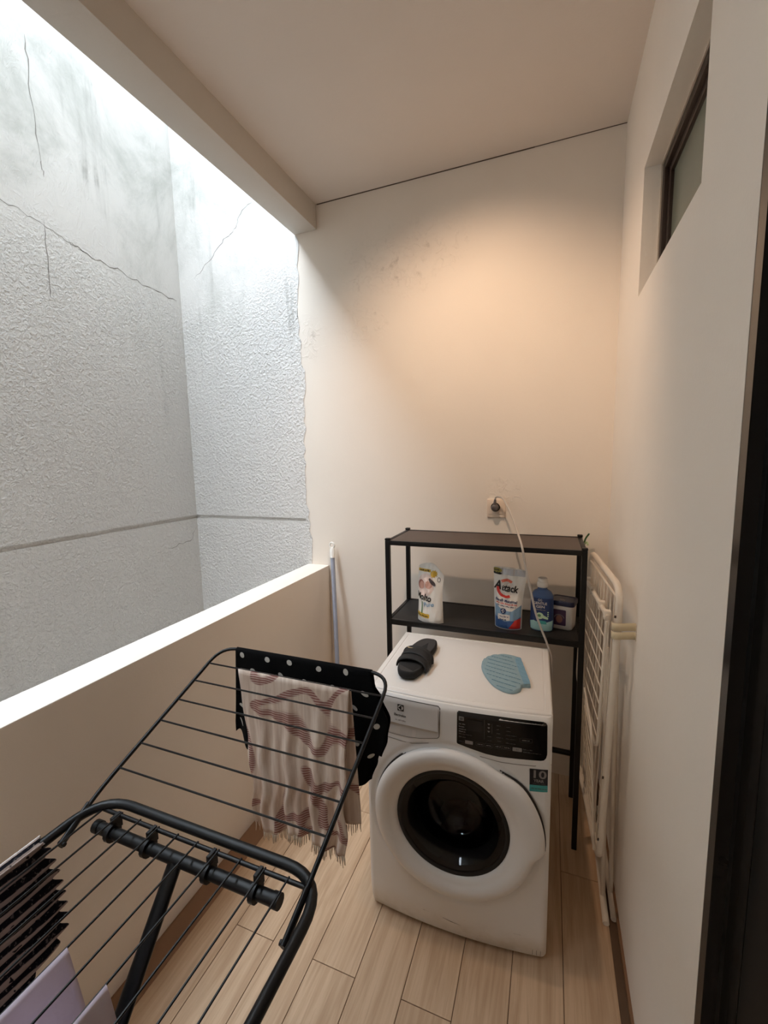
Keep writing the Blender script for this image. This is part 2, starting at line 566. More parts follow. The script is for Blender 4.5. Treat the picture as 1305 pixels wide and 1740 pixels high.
def text_tris(s, size, width=None, bold=0.0, shear=0.0, align='CENTER', maxlen=None, space=1.0):
    cu = bpy.data.curves.new('lettering', 'FONT')
    cu.body = s; cu.size = size; cu.align_x = align; cu.align_y = 'CENTER'
    cu.offset = bold; cu.shear = shear; cu.resolution_u = 3; cu.fill_mode = 'FRONT'
    cu.space_character = space
    ob = bpy.data.objects.new('lettering', cu)
    COL.objects.link(ob)
    dg = bpy.context.evaluated_depsgraph_get()
    dg.update()
    me = bpy.data.meshes.new_from_object(ob.evaluated_get(dg))
    COL.objects.unlink(ob)
    bpy.data.objects.remove(ob); bpy.data.curves.remove(cu)
    bm = bmesh.new(); bm.from_mesh(me)
    bpy.data.meshes.remove(me)
    if width and bm.verts:
        xs = [v.co.x for v in bm.verts]
        k = width/max(1e-6, max(xs)-min(xs))
        for v in bm.verts: v.co.x *= k
    return refine(bm, maxlen)

def smear(w, h, seed=1, align='CENTER', lines=1):
    """print too small to read: rows of little letter-like strokes"""
    rr = random.Random(seed)
    V, F = [], []
    for ln in range(lines):
        x = 0.0 if align == 'LEFT' else -w/2
        end = x+w*(1.0 if ln == 0 else rr.uniform(0.7, 1.0))
        y0 = -ln*h*1.5
        left = rr.randint(3, 6)
        while x < end:
            k = h*rr.uniform(0.34, 0.5)
            hh = h*(0.62 if rr.random() < 0.7 else 0.9)
            n = len(V)
            V += [(x, y0-h*0.31), (x+k*0.78, y0-h*0.31), (x+k*0.78, y0-h*0.31+hh*0.7), (x, y0-h*0.31+hh*0.7)]
            F += [(n, n+1, n+2, n+3)]
            x += k
            left -= 1
            if left == 0:
                x += k*0.8; left = rr.randint(3, 6)
    return V, F

def decal(name, tris, surf, mat, parent=None, at=(0, 0), rot=0.0):
    """lay flat print (2d tris) on a surface function surf(x, z) -> Vector (already proud of it)"""
    V, F = tris
    c, s = cos(rot), sin(rot)
    verts = [tuple(surf(at[0]+x*c-y*s, at[1]+x*s+y*c)) for x, y in V]
    me = bpy.data.meshes.new(name)
    me.from_pydata(verts, [], F); me.update()
    return link(name, me, mat, parent)

def ell(cx, cy, rx, ry, n=20, rot=0.0):
    return [(cx+rx*cos(2*pi*k/n)*cos(rot)-ry*sin(2*pi*k/n)*sin(rot), cy+rx*cos(2*pi*k/n)*sin(rot)+ry*sin(2*pi*k/n)*cos(rot)) for k in range(n)]

def rrect(x0, y0, x1, y1, r, n=4):
    out = []
    for cx, cy, a0 in ((x1-r, y1-r, 0), (x0+r, y1-r, pi/2), (x0+r, y0+r, pi), (x1-r, y0+r, 1.5*pi)):
        for k in range(n+1):
            a = a0+pi/2*k/n
            out.append((cx+r*cos(a), cy+r*sin(a)))
    return out

def strip2d(pts, w):
    """flat ribbon along a 2d polyline"""
    L, Rr = [], []
    for i, p in enumerate(pts):
        a = pts[max(0, i-1)]; b = pts[min(len(pts)-1, i+1)]
        dx, dy = b[0]-a[0], b[1]-a[1]
        k = math.hypot(dx, dy) or 1
        ww = w[i] if isinstance(w, (list, tuple)) else w
        L.append((p[0]-dy/k*ww/2, p[1]+dx/k*ww/2)); Rr.append((p[0]+dy/k*ww/2, p[1]-dx/k*ww/2))
    V = L+Rr; n = len(pts)
    F = [(i, i+1, n+i+1, n+i) for i in range(n-1)]
    return V, F

# ------------------------------------------------------------------ the setting
XR, YB, ZC = 0.261, 2.20, 2.98            # right wall face, back wall face, ceiling
XP_IN, XP_OUT, ZP = -1.207, -1.347, 1.006  # parapet
XW = -2.19                                 # light-well wall
YN = -1.6                                  # wall behind the camera
HL, HH = 4.05, 7.0                          # unseen tops of neighbour's wall and added upper wall, set to shape daylight

def struct(o): o['kind'] = 'structure'; return o

floor = struct(box('floor', (XP_OUT, YN, -0.12), (XR+0.15, YB+0.15, -0.003), 'grout'))
_pm = {}
pw, pl_len = 0.1531, 1.2
k0 = -4
for k in range(-4, 5):
    x0 = -0.535 + k*pw
    x1 = x0+pw
    x1c = min(x1, XR)
    if x0 < -1.15: continue
    if x1c-x0 < 0.01: continue
    y = 1.042 + (0.0 if k % 2 else 0.6)
    ys = [y + j*pl_len for j in range(-4, 3)]
    ends = sorted({max(YN, min(YB, yy)) for yy in ys} | {YN, YB})
    for ya, yb in zip(ends[:-1], ends[1:]):
        if yb-ya < 0.02: continue
        key = (round(x1c-x0, 4), round(yb-ya, 4))
        if key not in _pm:
            bm = bmesh.new()
            g = 0.0011
            bm_box(bm, (g, g, -0.006), (x1c-x0-g, yb-ya-g, 0.0), 0.0007, 1)
            bmesh.ops.recalc_face_normals(bm, faces=bm.faces)
            me = bpy.data.meshes.new('plank'); bm.to_mesh(me); bm.free()
            _pm[key] = me
        link('plank', _pm[key], 'plank', floor, loc=(x0, ya, 0))

# sloped cove strip along the foot of the parapet, skirting on the right wall
bm = bmesh.new()
prof = [(-1.207, 0.014), (-1.200, 0.016), (-1.130, 0.002), (-1.130, -0.003), (-1.207, -0.003)]
va = [bm.verts.new((x, YN, z)) for x, z in prof]; vb = [bm.verts.new((x, YB, z)) for x, z in prof]
for i in range(5): bm.faces.new((va[i], va[(i+1) % 5], vb[(i+1) % 5], vb[i]))
bm.faces.new(va); bm.faces.new(vb[::-1])
M['cove'] = plain('brown_cove_tile', srgb(134, 100, 72), 0.5, var=0.1, scale=9)
struct(from_bm('baseboard_left', bm, 'cove'))
struct(box('baseboard_right', (XR-0.008, 0.80, 0.0), (XR, YB, 0.022), 'cove'))

# walls
struct(box('wall_back', (XP_OUT, YB, -0.12), (XR+0.15, YB+0.15, 3.4), 'paint_back'))
wall_r = []
WY0, WY1, WZ0, WZ1 = 1.077, 1.730, 2.145, 2.542    # window opening
DY0, DY1, DZ = -0.12, 0.790, 2.36                  # door opening
T = 0.13
wall_r += [((XR, DY1, -0.12), (XR+T, WY0, ZC+0.1)), ((XR, WY1, -0.12), (XR+T, YB, ZC+0.1)),
           ((XR, WY0, -0.12), (XR+T, WY1, WZ0)), ((XR, WY0, WZ1), (XR+T, WY1, ZC+0.1)),
           ((XR, DY0, DZ), (XR+T, DY1, ZC+0.1)), ((XR, YN, -0.12), (XR+T, DY0, ZC+0.1))]
struct(boxes('wall_right', wall_r, 'paint'))
struct(box('wall_front', (XW-0.15, YN-0.15, -0.6), (XR+T, YN, ZC+0.1), 'paint'))
struct(box('wall_parapet', (XP_OUT, YN, -0.6), (XP_IN, YB, ZP), 'parapet', bevel=0.004))
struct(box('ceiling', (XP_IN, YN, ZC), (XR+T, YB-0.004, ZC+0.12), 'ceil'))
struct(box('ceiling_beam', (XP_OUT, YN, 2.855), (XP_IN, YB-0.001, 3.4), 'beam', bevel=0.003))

# light well: coarse render in two lifts with a recessed joint between them
well = struct(box('wall_well_left', (XW-0.15, YN, -0.6), (XW-0.012, YB+0.15, HL), 'stucco'))
box('render_panel', (XW-0.02, YN, 1.280), (XW, YB, HL), 'stucco', well)
box('render_panel', (XW-0.02, YN, -0.6), (XW, YB, 1.258), 'stucco', well)
wellb = struct(box('wall_well_back', (XW-0.15, YB+0.012, -0.6), (XP_OUT, YB+0.15, HH), 'stucco'))
box('render_panel', (XW, YB, 1.280), (XP_OUT, YB+0.02, HH), 'stucco', wellb)
box('render_panel', (XW, YB, -0.6), (XP_OUT, YB+0.02, 1.258), 'stucco', wellb)
struct(box('wall_well_front', (XW-0.15, YN-0.15, ZC), (XP_OUT, YN, HH), 'stucco'))
struct(box('wall_sky_block', (XP_OUT, YN-0.15, 3.4), (XP_IN, YB+0.15, HH), 'block_grey'))  # unseen wall added above the beam to hold back sky light
struct(box('well_floor', (XW-0.15, YN, -0.65), (XP_OUT, YB, -0.6), 'stucco'))

def crack(pts, w, parent, surf, seed, jit=0.008, sub=6):
    rr = random.Random(seed)
    P = []
    for a, b in zip(pts[:-1], pts[1:]):
        for k in range(sub):
            t = k/sub
            P.append((a[0]+(b[0]-a[0])*t+rr.uniform(-jit, jit), a[1]+(b[1]-a[1])*t+rr.uniform(-jit, jit)))
    P.append(pts[-1])
    ww = [w*rr.uniform(0.25, 1.0) for _ in P]; ww[0] = ww[-1] = w*0.1
    decal('crack', strip2d(P, ww), surf, 'crack', parent)
sl = lambda y, z: Vector((XW+0.0006, y, z))
sb = lambda x, z: Vector((x, YB-0.0006, z))
crack([(1.02, 2.78), (1.28, 2.74), (1.42, 2.72), (1.54, 2.69), (1.62, 2.665)], 0.004, well, sl, 1)
crack([(1.52, 2.695), (1.66, 2.66), (1.78, 2.66), (1.95, 2.63), (2.17, 2.62)], 0.006, well, sl, 2)
crack([(1.425, 2.75), (1.42, 2.55), (1.415, 2.40)], 0.004, well, sl, 3, 0.003)
crack([(1.43, 3.5), (1.425, 3.3), (1.435, 3.0), (1.445, 2.93)], 0.005, well, sl, 4, 0.006)
crack([(2.19, 1.20), (2.13, 1.12), (1.95, 1.10)], 0.004, well, sl, 5)
crack([(-1.607, 3.09), (-1.70, 3.04), (-1.75, 2.96), (-1.83, 2.92), (-1.93, 2.84), (-2.07, 2.74)], 0.004, wellb, sb, 6)

rr = random.Random(21)
zz = [1.006+i*(2.85-1.006)/46 for i in range(47)]
edge = [(-1.349, z) for z in zz]+[(-1.334+rr.uniform(-0.010, 0.012)+0.010*sin(z*7), z) for z in zz[::-1]]
decal('render_edge', poly_tris([edge], 0.06), lambda x, z: Vector((x, YB-0.0025, z)), 'stucco', wellb)
# faint ceiling seam crumbs at the back-wall joint
trim = struct(boxes('trim_1', [((-1.2, YB-0.005, ZC-0.0025), (-0.1, YB-0.0005, ZC+0.001)), ((-0.1, YB-0.004, ZC-0.0015), (XR, YB-0.0005, ZC+0.001))], 'seam'))

# window_1 : deep reveal, dark brown casement, frosted pane
XF = XR+0.052
FW, SW = 0.030, 0.052
win = struct(boxes('window_1', [((XF, WY0, WZ0), (XF+0.05, WY0+FW, WZ1)), ((XF, WY1-FW, WZ0), (XF+0.05, WY1, WZ1)),
        ((XF, WY0+FW, WZ0), (XF+0.05, WY1-FW, WZ0+FW)), ((XF, WY0+FW, WZ1-FW), (XF+0.05, WY1-FW, WZ1))], 'brown_frame', bevel=0.002))
boxes('window_sash', [((XF+0.012, WY0+FW, WZ0+FW), (XF+0.04, WY0+SW, WZ1-FW)), ((XF+0.012, WY1-SW, WZ0+FW), (XF+0.04, WY1-FW, WZ1-FW)),
        ((XF+0.012, WY0+SW, WZ0+FW), (XF+0.04, WY1-SW, WZ0+SW)), ((XF+0.012, WY0+SW, WZ1-SW), (XF+0.04, WY1-SW, WZ1-FW))], 'brown_frame', win, 0.002)
box('pane', (XF+0.022, WY0+SW-0.004, WZ0+SW-0.004), (XF+0.028, WY1-SW+0.004, WZ1-SW+0.004), 'frost', win)
boxes('sealant_bead', [((XF-0.004, WY1-0.005, WZ0), (XF+0.001, WY1-0.0005, WZ1)), ((XF-0.004, WY0, WZ1-0.005), (XF+0.001, WY1, WZ1-0.0005))], 'bead', win)

# door_1 : black metal frame and leaf beside the camera
door = struct(boxes('door_1', [((XR+0.0005, DY1-0.026, 0.0), (XR+0.030, DY1, DZ)), ((XR+0.030, DY1-0.07, 0.0), (XR+0.10, DY1, DZ)),
        ((XR+0.0005, DY0, 0.0), (XR+0.10, DY0+0.05, DZ)), ((XR+0.0005, DY0+0.05, DZ-0.05), (XR+0.10, DY1-0.05, DZ))], 'black_gloss'))
box('door_leaf', (XR+0.03, DY0+0.05, 0.004), (XR+0.075, DY1-0.07, DZ-0.05), 'black_door', door, 0.003)
box('door_stop', (XR+0.020, DY1-0.040, 0.0), (XR+0.030, DY1-0.026, DZ-0.05), 'black_door', door)
tube('door_handle', fillet([(XR+0.03, 0.02, 1.0), (XR-0.02, 0.02, 1.0), (XR-0.02, 0.14, 1.0)], 0.02), 0.009, 'black_metal', door)

# ------------------------------------------------------------------ ceiling downlight (its light stays with it)
dl = thing('ceiling_downlight', 'small round recessed downlight in the ceiling in front of the back wall', 'lamp', (LAMP.x, LAMP.y, ZC))
lathe('trim_ring', [(0.036, 0.0), (0.052, 0.0), (0.052, -0.006), (0.046, -0.008), (0.038, -0.004)], (0, 0, 0), 'wplastic', dl, cap0=False, cap1=False)
_so = bpy.data.objects.new('downlight_beam', LAMP_LIGHT)
COL.objects.link(_so)
_so.location = LAMP - Vector((0, 0, 0.02))
_so.rotation_euler = (LAMP_AIM-LAMP).to_track_quat('-Z', 'Y').to_euler()

# ------------------------------------------------------------------ washing machine
WM = thing('washing_machine', 'white front-loading washing machine with a round glass door under the black shelf', 'washing machine', (-0.2735, 1.271, 0.0), radians(1.7))
WD, WH, HW = 0.492, 0.85, 0.30
def bow(x): return -0.022*(1-min(1.0, (x/0.3)**2))
DCX, DCZ, DR = 0.0, 0.440, 0.262
def front_y(x, z):
    y = bow(x)
    if z < 0.11: y += 0.022*((0.11-z)/0.11)**2          # lower edge tucks under
    if z > 0.825: y += 0.016*((z-0.825)/0.025)**2       # rolls over to the top
    ax = abs(x)
    if ax > 0.285: y += 0.012*((ax-0.285)/0.015)**2
    r = math.hypot(x-DCX, z-DCZ)
    if 0.262 < r < 0.290:                               # shallow dish around the door
        y += 0.006*(0.5+0.5*cos((r-0.272)/0.018*pi)) if abs(r-0.272) < 0.018 else 0
    elif r <= 0.262: y += 0.0045
    return y
# front panel as a fine curved sheet joined to the side / back box
bm = bmesh.new()
nx, nz = 100, 130
xs = [-HW+2*HW*i/nx for i in range(nx+1)]
zs = [0.012+(WH-0.004-0.012)*j/nz for j in range(nz+1)]
gv = [[bm.verts.new((x, front_y(x, z), z)) for x in xs] for z in zs]
for j in range(nz):
    for i in range(nx):
        xc, zc_ = (xs[i]+xs[i+1])/2, (zs[j]+zs[j+1])/2
        if math.hypot(xc-DCX, zc_-DCZ) < 0.215: continue   # opening behind the door
        bm.faces.new((gv[j][i], gv[j][i+1], gv[j+1][i+1], gv[j+1][i]))
bk = []
for j in (0, nz):
    bk.append([bm.verts.new((x, WD, zs[j])) for x in (xs[0], xs[-1])])
L_ = [gv[j][0] for j in range(nz+1)]; R_ = [gv[j][-1] for j in range(nz+1)]
bm.faces.new(L_+[bk[1][0], bk[0][0]]); bm.faces.new(R_+[bk[1][1], bk[0][1]])
bm.faces.new([gv[0][i] for i in range(nx+1)]+[bk[0][1], bk[0][0]])
bm.faces.new([gv[-1][i] for i in range(nx+1)]+[bk[1][1], bk[1][0]])
bm.faces.new((bk[0][0], bk[0][1], bk[1][1], bk[1][0]))
bmesh.ops.delete(bm, geom=[v for v in bm.verts if not v.link_faces], context='VERTS')
from_bm('body', bm, 'enamel', WM, smooth=True, auto=40)
# worktop with a raised rim line
bm = bmesh.new()
def topshape(inset, z):
    out = []
    n = 24
    for i in range(n+1):
        x = (-HW+inset)+2*(HW-inset)*i/n
        out.append((x, bow(x)+0.018+inset, z))
    out += [(HW-inset, WD-inset*0.6, z), (-HW+inset, WD-inset*0.6, z)]
    return out
rings = [[bm.verts.new(p) for p in topshape(i, z)] for i, z in ((0.001, WH-0.006), (0.0015, WH-0.001), (0.004, WH+0.0012), (0.019, WH+0.0012), (0.0205, WH-0.0006), (0.024, WH-0.0006), (0.0255, WH+0.0004))]
for a, b in zip(rings[:-1], rings[1:]):
    n = len(a)
    for i in range(n): bm.faces.new((a[i], a[(i+1) % n], b[(i+1) % n], b[i]))
bm.faces.new(rings[-1])
from_bm('worktop', bm, 'wplastic', WM, smooth=True, auto=30)
TOPZ = WH+0.0012
WF = lambda x, z: Vector((x, front_y(x, z)-0.0012, z))
WF2 = lambda x, z: Vector((x, front_y(x, z)-0.0022, z))
WF3 = lambda x, z: Vector((x, front_y(x, z)-0.0030, z))
for sx in (-1, 1):
    for y in (0.06, WD-0.05):
        lathe('foot', [(0.018, 0.0), (0.022, 0.004), (0.022, 0.010), (0.012, 0.016)], (sx*0.25, y, 0), 'black_plastic', WM, seg=14)
# seams on the fascia
seamR = [(0.299, 0.696), (0.25, 0.6925), (0.19, 0.690), (0.15, 0.690), (0.115, 0.6905), (0.09, 0.6935)]
decal('seam', strip2d(seamR, 0.0022), WF, 'softgap', WM)
seamL = [(-0.299, 0.697), (-0.225, 0.695), (-0.169, 0.692), (-0.13, 0.6915), (-0.10, 0.697), (-0.074, 0.704)]
decal('seam', strip2d(seamL, 0.0022), WF, 'softgap', WM)
# detergent drawer
dr_out = [(-0.285, 0.839), (-0.041, 0.8395), (-0.034, 0.834), (-0.037, 0.737), (-0.043, 0.7305), (-0.10, 0.717), (-0.14, 0.7115), (-0.285, 0.7105)]
decal('drawer_gap', poly_tris([dr_out], 0.03), WF, 'gap', WM)
inner = [(-0.283, 0.8375), (-0.0425, 0.838), (-0.036, 0.833), (-0.0388, 0.738), (-0.044, 0.7325), (-0.10, 0.7192), (-0.14, 0.7133), (-0.283, 0.7122)]
drawer = decal('drawer', poly_tris([inner], 0.02), WF2, 'wplastic2', WM)
# drawer flap: a proud lip over the finger recess
def flap(u, v):
    x = -0.281+u*0.2405
    zb = 0.7575
    z = 0.8365-(0.8365-zb)*v
    return Vector((x, front_y(x, z)-0.0030-0.0055*v**1.6, z))
fl = grid('drawer_flap', flap, 24, 10, 'wplastic2', drawer)
def lip(u, v):
    x = -0.281+u*0.2405
    return Vector((x, front_y(x, 0.7575)-0.0085+0.0060*v, 0.7575-0.003*v))
grid('flap_underside', lip, 24, 2, 'gap', drawer)
decal('window_sticker', poly_tris([[(-0.283, 0.7445), (-0.170, 0.7435), (-0.172, 0.7185), (-0.283, 0.7165)]], 0.02), WF3, 'print_white', drawer)
decal('window_sticker', poly_tris([[(-0.127, 0.742), (-0.115, 0.7425), (-0.117, 0.718), (-0.129, 0.7165)]], 0.02), WF3, 'print_white', drawer)
FLP = lambda x, z: Vector((x, flap(0, (0.8365-z)/0.079).y - front_y(-0.281, z) + front_y(x, z) - 0.0007, z))
# maker's mark: a square with a curved emblem, and the lettering
cx, cz, hs = -0.1665, 0.8115, 0.0108
sq = [(cx-hs, cz-hs), (cx+hs, cz-hs), (cx+hs, cz+hs), (cx-hs, cz+hs)]
decal('maker_emblem', poly_tris([sq]), FLP, 'print_black', drawer)
FLP2 = lambda x, z: FLP(x, z)-Vector((0, 0.0004, 0))
decal('emblem_curve', poly_tris([ell(cx, cz, 0.0088, 0.0088, 24)]), FLP2, 'print_white', drawer)
FLP3 = lambda x, z: FLP(x, z)-Vector((0, 0.0008, 0))
decal('emblem_curve', poly_tris([[(cx-0.0085, cz), (cx+0.0005, cz+0.0062), (cx+0.0005, cz+0.0086), (cx+0.0035, cz+0.008), (cx+0.0035, cz-0.008), (cx+0.0005, cz-0.0086), (cx+0.0005, cz-0.0062)]]), FLP3, 'print_black', drawer)
decal('maker_name', text_tris('Electrolux', 0.0125, 0.042, 0.0002), FLP, 'print_black', drawer, (-0.1685, 0.7855))
decal('small_print', smear(0.036, 0.006, 2), FLP, 'print_grey', drawer, (-0.167, 0.7695))
# control panel
cp = [(0.024, 0.8365), (0.15, 0.8372), (0.274, 0.8362), (0.281, 0.834), (0.2845, 0.828), (0.286, 0.735), (0.283, 0.722), (0.277, 0.7145), (0.268, 0.712), (0.204, 0.709), (0.146, 0.7068), (0.108, 0.7095), (0.058, 0.718), (0.022, 0.7265), (0.0185, 0.730), (0.0195, 0.832)]
panel = decal('control_panel', poly_tris([cp], 0.02), WF, 'panel', WM)
decal('display', poly_tris([rrect(0.050, 0.778, 0.098, 0.815, 0.002)], 0.02), WF2, 'screen', panel)
decal('icon', poly_tris([rrect(0.0255, 0.8075, 0.041, 0.8215, 0.001)]), WF2, 'print_grey', panel)
decal('icon_face', poly_tris([rrect(0.0285, 0.8100, 0.038, 0.8185, 0.001)]), WF3, 'print_dim', panel)
for i, w in enumerate((0.019, 0.016, 0.020, 0.020, 0.040, 0.022)):
    decal('panel_text', smear(w, 0.0062, i+10, 'LEFT'), WF2, 'print_grey' if i < 4 else 'print_dim', panel, (0.0255, (0.797, 0.788, 0.780, 0.772, 0.764, 0.754)[i]))
decal('divider', poly_tris([[(0.1025, 0.757), (0.1037, 0.757), (0.1037, 0.822), (0.1025, 0.822)]], 0.02), WF2, 'print_dim', panel)
decal('divider', poly_tris([[(0.1253, 0.781), (0.1265, 0.781), (0.1265, 0.813), (0.1253, 0.813)]], 0.02), WF2, 'print_dim', panel)
for z in (0.810, 0.798, 0.786):
    h = [(0.1165+0.0035*(16*sin(t)**3)/16, z+0.0035*(13*cos(t)-5*cos(2*t)-2*cos(3*t)-cos(4*t))/15) for t in [2*pi*k/16 for k in range(16)]]
    decal('indicator', poly_tris([h]), WF2, 'print_grey', panel)
rows = [(0.145, 0.809, 0.010), (0.144, 0.797, 0.009), (0.144, 0.784, 0.009), (0.149, 0.771, 0.018), (0.147, 0.7595, 0.010),
        (0.173, 0.809, 0.011), (0.174, 0.796, 0.013), (0.182, 0.783, 0.030), (0.181, 0.771, 0.028), (0.181, 0.757, 0.028),
        (0.119, 0.770, 0.012), (0.119, 0.757, 0.010)]
for x, z, w in rows:
    decal('panel_text', smear(w, 0.0055, int(x*1e4+z*1e3)), WF2, 'print_dim', panel, (x, z))
decal('button', poly_tris([rrect(0.045, 0.733, 0.069, 0.7445, 0.0015)], 0.02), WF2, 'print_grey', panel)
decal('button', poly_tris([rrect(0.187, 0.734, 0.214, 0.7465, 0.0015)], 0.02), WF2, 'print_grey', panel)
decal('panel_text', smear(0.014, 0.0055, 3), WF2, 'print_dim', panel, (0.033, 0.739))
for x0, x1, z0, z1 in ((0.078, 0.101, 0.733, 0.7455), (0.1045, 0.128, 0.7335, 0.746), (0.132, 0.156, 0.7345, 0.747), (0.158, 0.182, 0.735, 0.747), (0.207, 0.243, 0.7665, 0.7795)):
    decal('button_outline', poly_tris([rrect(x0, z0, x1, z1, 0.0012), rrect(x0+0.0008, z0+0.0008, x1-0.0008, z1-0.0008, 0.0008)]), WF2, 'print_dim', panel)
    decal('panel_text', smear((x1-x0)*0.6, 0.0055, int(x0*1e4)), WF2, 'print_grey', panel, ((x0+x1)/2, (z0+z1)/2))
decal('panel_text', smear(0.028, 0.006, 4), WF2, 'print_dim', panel, (0.231, 0.7435))
decal('panel_text', smear(0.050, 0.005, 5), WF2, 'print_dim', panel, (0.243, 0.7345))
decal('panel_text', smear(0.040, 0.006, 6), WF2, 'print_grey', panel, (0.257, 0.829))
decal('button_mark', text_tris('II', 0.008, 0.006), WF3, 'print_dim', panel, (0.2005, 0.740))
# warranty sticker
stk = decal('warranty_sticker', poly_tris([[(0.238, 0.630), (0.290, 0.6325), (0.2895, 0.685), (0.2375, 0.683)]], 0.02), WF, 'navy_print', WM)
decal('teal_band', poly_tris([[(0.238, 0.608), (0.290, 0.611), (0.290, 0.6325), (0.238, 0.630)]], 0.02), WF, 'teal', stk)
decal('sticker_text', text_tris('10', 0.036, 0.037, 0.0008), WF2, 'print_grey', stk, (0.2635, 0.666))
decal('sticker_text', text_tris('YEAR', 0.0125, 0.030, 0.0004), WF2, 'print_grey', stk, (0.2640, 0.6455))
decal('sticker_text', smear(0.034, 0.0055, 7), WF2, 'print_dim', stk, (0.264, 0.637))
decal('sticker_text', smear(0.042, 0.0055, 8), WF2, 'print_dim', stk, (0.264, 0.6205))
# bottom-right vent slits and a scuff
for k in range(3):
    decal('slit', poly_tris([[(0.258+k*0.012, 0.018), (0.2592+k*0.012, 0.018), (0.2592+k*0.012, 0.046), (0.258+k*0.012, 0.046)]]), WF, 'softgap', WM)
decal('scuff', strip2d([(-0.03, 0.080), (0.0, 0.074), (0.03, 0.071)], [0.001, 0.003, 0.0005]), WF, 'softgap', WM)
# door: white ring with a swelling hand grip on the right, glass bowl, gasket, drum
def grip(a, r):
    a = (a+pi) % (2*pi)-pi
    d = math.degrees(a)
    k = 0.0
    if -12 < d < 60:
        k = 1.0
        if d > 36: k = 0.5+0.5*cos((d-36)/24*pi)
        if d < -3: k = 0.5+0.5*cos((-3-d)/9*pi)
    t = max(0.0, min(1.0, (r-0.215)/(0.262-0.215)))
    return 1.0+0.095*k*t
wdoor = thing('door', None, None)
wdoor.parent = WM
lathe('door_ring', [(0.1838, 0.010), (0.1845, 0.022), (0.190, 0.0285), (0.200, 0.0325), (0.2085, 0.0345), (0.212, 0.0375), (0.226, 0.0425), (0.240, 0.0435), (0.251, 0.0405), (0.258, 0.0335), (0.262, 0.024), (0.259, 0.014), (0.225, 0.010)], (DCX, 0.0, DCZ), 'wplastic', wdoor, '-y', 120, grip, False, False)
lathe('ring_shadow_gap', [(0.252, 0.0118), (0.2645, 0.0118)], (DCX, 0.0, DCZ), 'gap', wdoor, '-y', 96, grip, False, False)
lathe('door_glass', [(0.1845, 0.018), (0.1800, 0.020), (0.168, 0.019), (0.150, 0.016), (0.132, -0.015), (0.120, -0.055), (0.105, -0.080), (0.075, -0.095), (0.035, -0.100), (0.0005, -0.1005)], (DCX, 0.0, DCZ), 'glass', wdoor, '-y', 64, None, False, False)
lathe('glass_rim', [(0.1838, 0.014), (0.1838, 0.0215), (0.176, 0.0225), (0.171, 0.020), (0.171, 0.012)], (DCX, 0.0, DCZ), 'black_plastic', wdoor, '-y', 64, None, False, False)
lathe('gasket', [(0.222, 0.004), (0.190, 0.002), (0.170, -0.020), (0.160, -0.050), (0.172, -0.075)], (DCX, 0.0, DCZ), 'gasket', WM, '-y', 64, None, False, False)
lathe('drum', [(0.172, -0.075), (0.225, -0.085), (0.225, -0.36), (0.05, -0.38), (0.0005, -0.38)], (DCX, 0.0, DCZ), 'drum', WM, '-y', 64, None, False, False)
def lump(u, v):
    a, b = u*2*pi, v*pi/2
    r = 0.13*(1+0.18*sin(3*a+1)*sin(4*b)+0.1*sin(7*a))
    return Vector((0.03+r*cos(a)*cos(b), 0.22+0.10*sin(a)*cos(b), 0.232+0.11*sin(b)*(1+0.2*sin(5*a))))
grid('laundry', lump, 28, 10, 'laundry', WM)

# ------------------------------------------------------------------ metal shelf rack over the machine
SH = thing('shelf_rack', 'black metal shelf rack standing behind and above the washing machine', 'shelf', (0, 0, 0))
SX0, SX1, SY0, SY1, ST = -0.680, 0.140, 1.757, 2.070, 0.020
for x in (SX0, SX1-ST):
    for y in (SY0, SY1-ST):
        leg = box('leg', (x, y, 0.0), (x+ST, y+ST, 1.262), 'black_metal', SH, 0.0015, 1)
        box('end_cap', (x-0.001, y-0.001, 1.262), (x+ST+0.001, y+ST+0.001, 1.272), 'black_plastic', leg, 0.003)
def tier(z, h, board, nm):
    boxes('rail', [((SX0+ST, SY0+0.001, z-h), (SX1-ST, SY0+ST-0.004, z))], 'black_metal', SH, 0.001)
    boxes('rail', [((SX0+ST, SY1-ST+0.004, z-h), (SX1-ST, SY1-0.001, z))], 'black_metal', SH, 0.001)
    for x in (SX0, SX1-ST):
        boxes('side_rail', [((x+0.002, SY0+ST, z-h), (x+ST-0.002, SY1-ST, z))], 'black_metal', SH, 0.001)
    if board: box('shelf_board', (SX0+ST-0.001, SY0+ST-0.005, z-0.012), (SX1-ST+0.001, SY1-ST+0.005, z-0.002), board, SH)
tier(1.262, 0.020, 'shelf_wood', 'top')
tier(0.900, 0.024, 'shelf_black', 'mid')
tube('rear_bar', [(SX0+ST-0.002, SY1-ST/2, 0.222), (SX1-ST+0.002, SY1-ST/2, 0.222)], 0.013, 'black_metal', SH, 8)
SHZ = 0.898

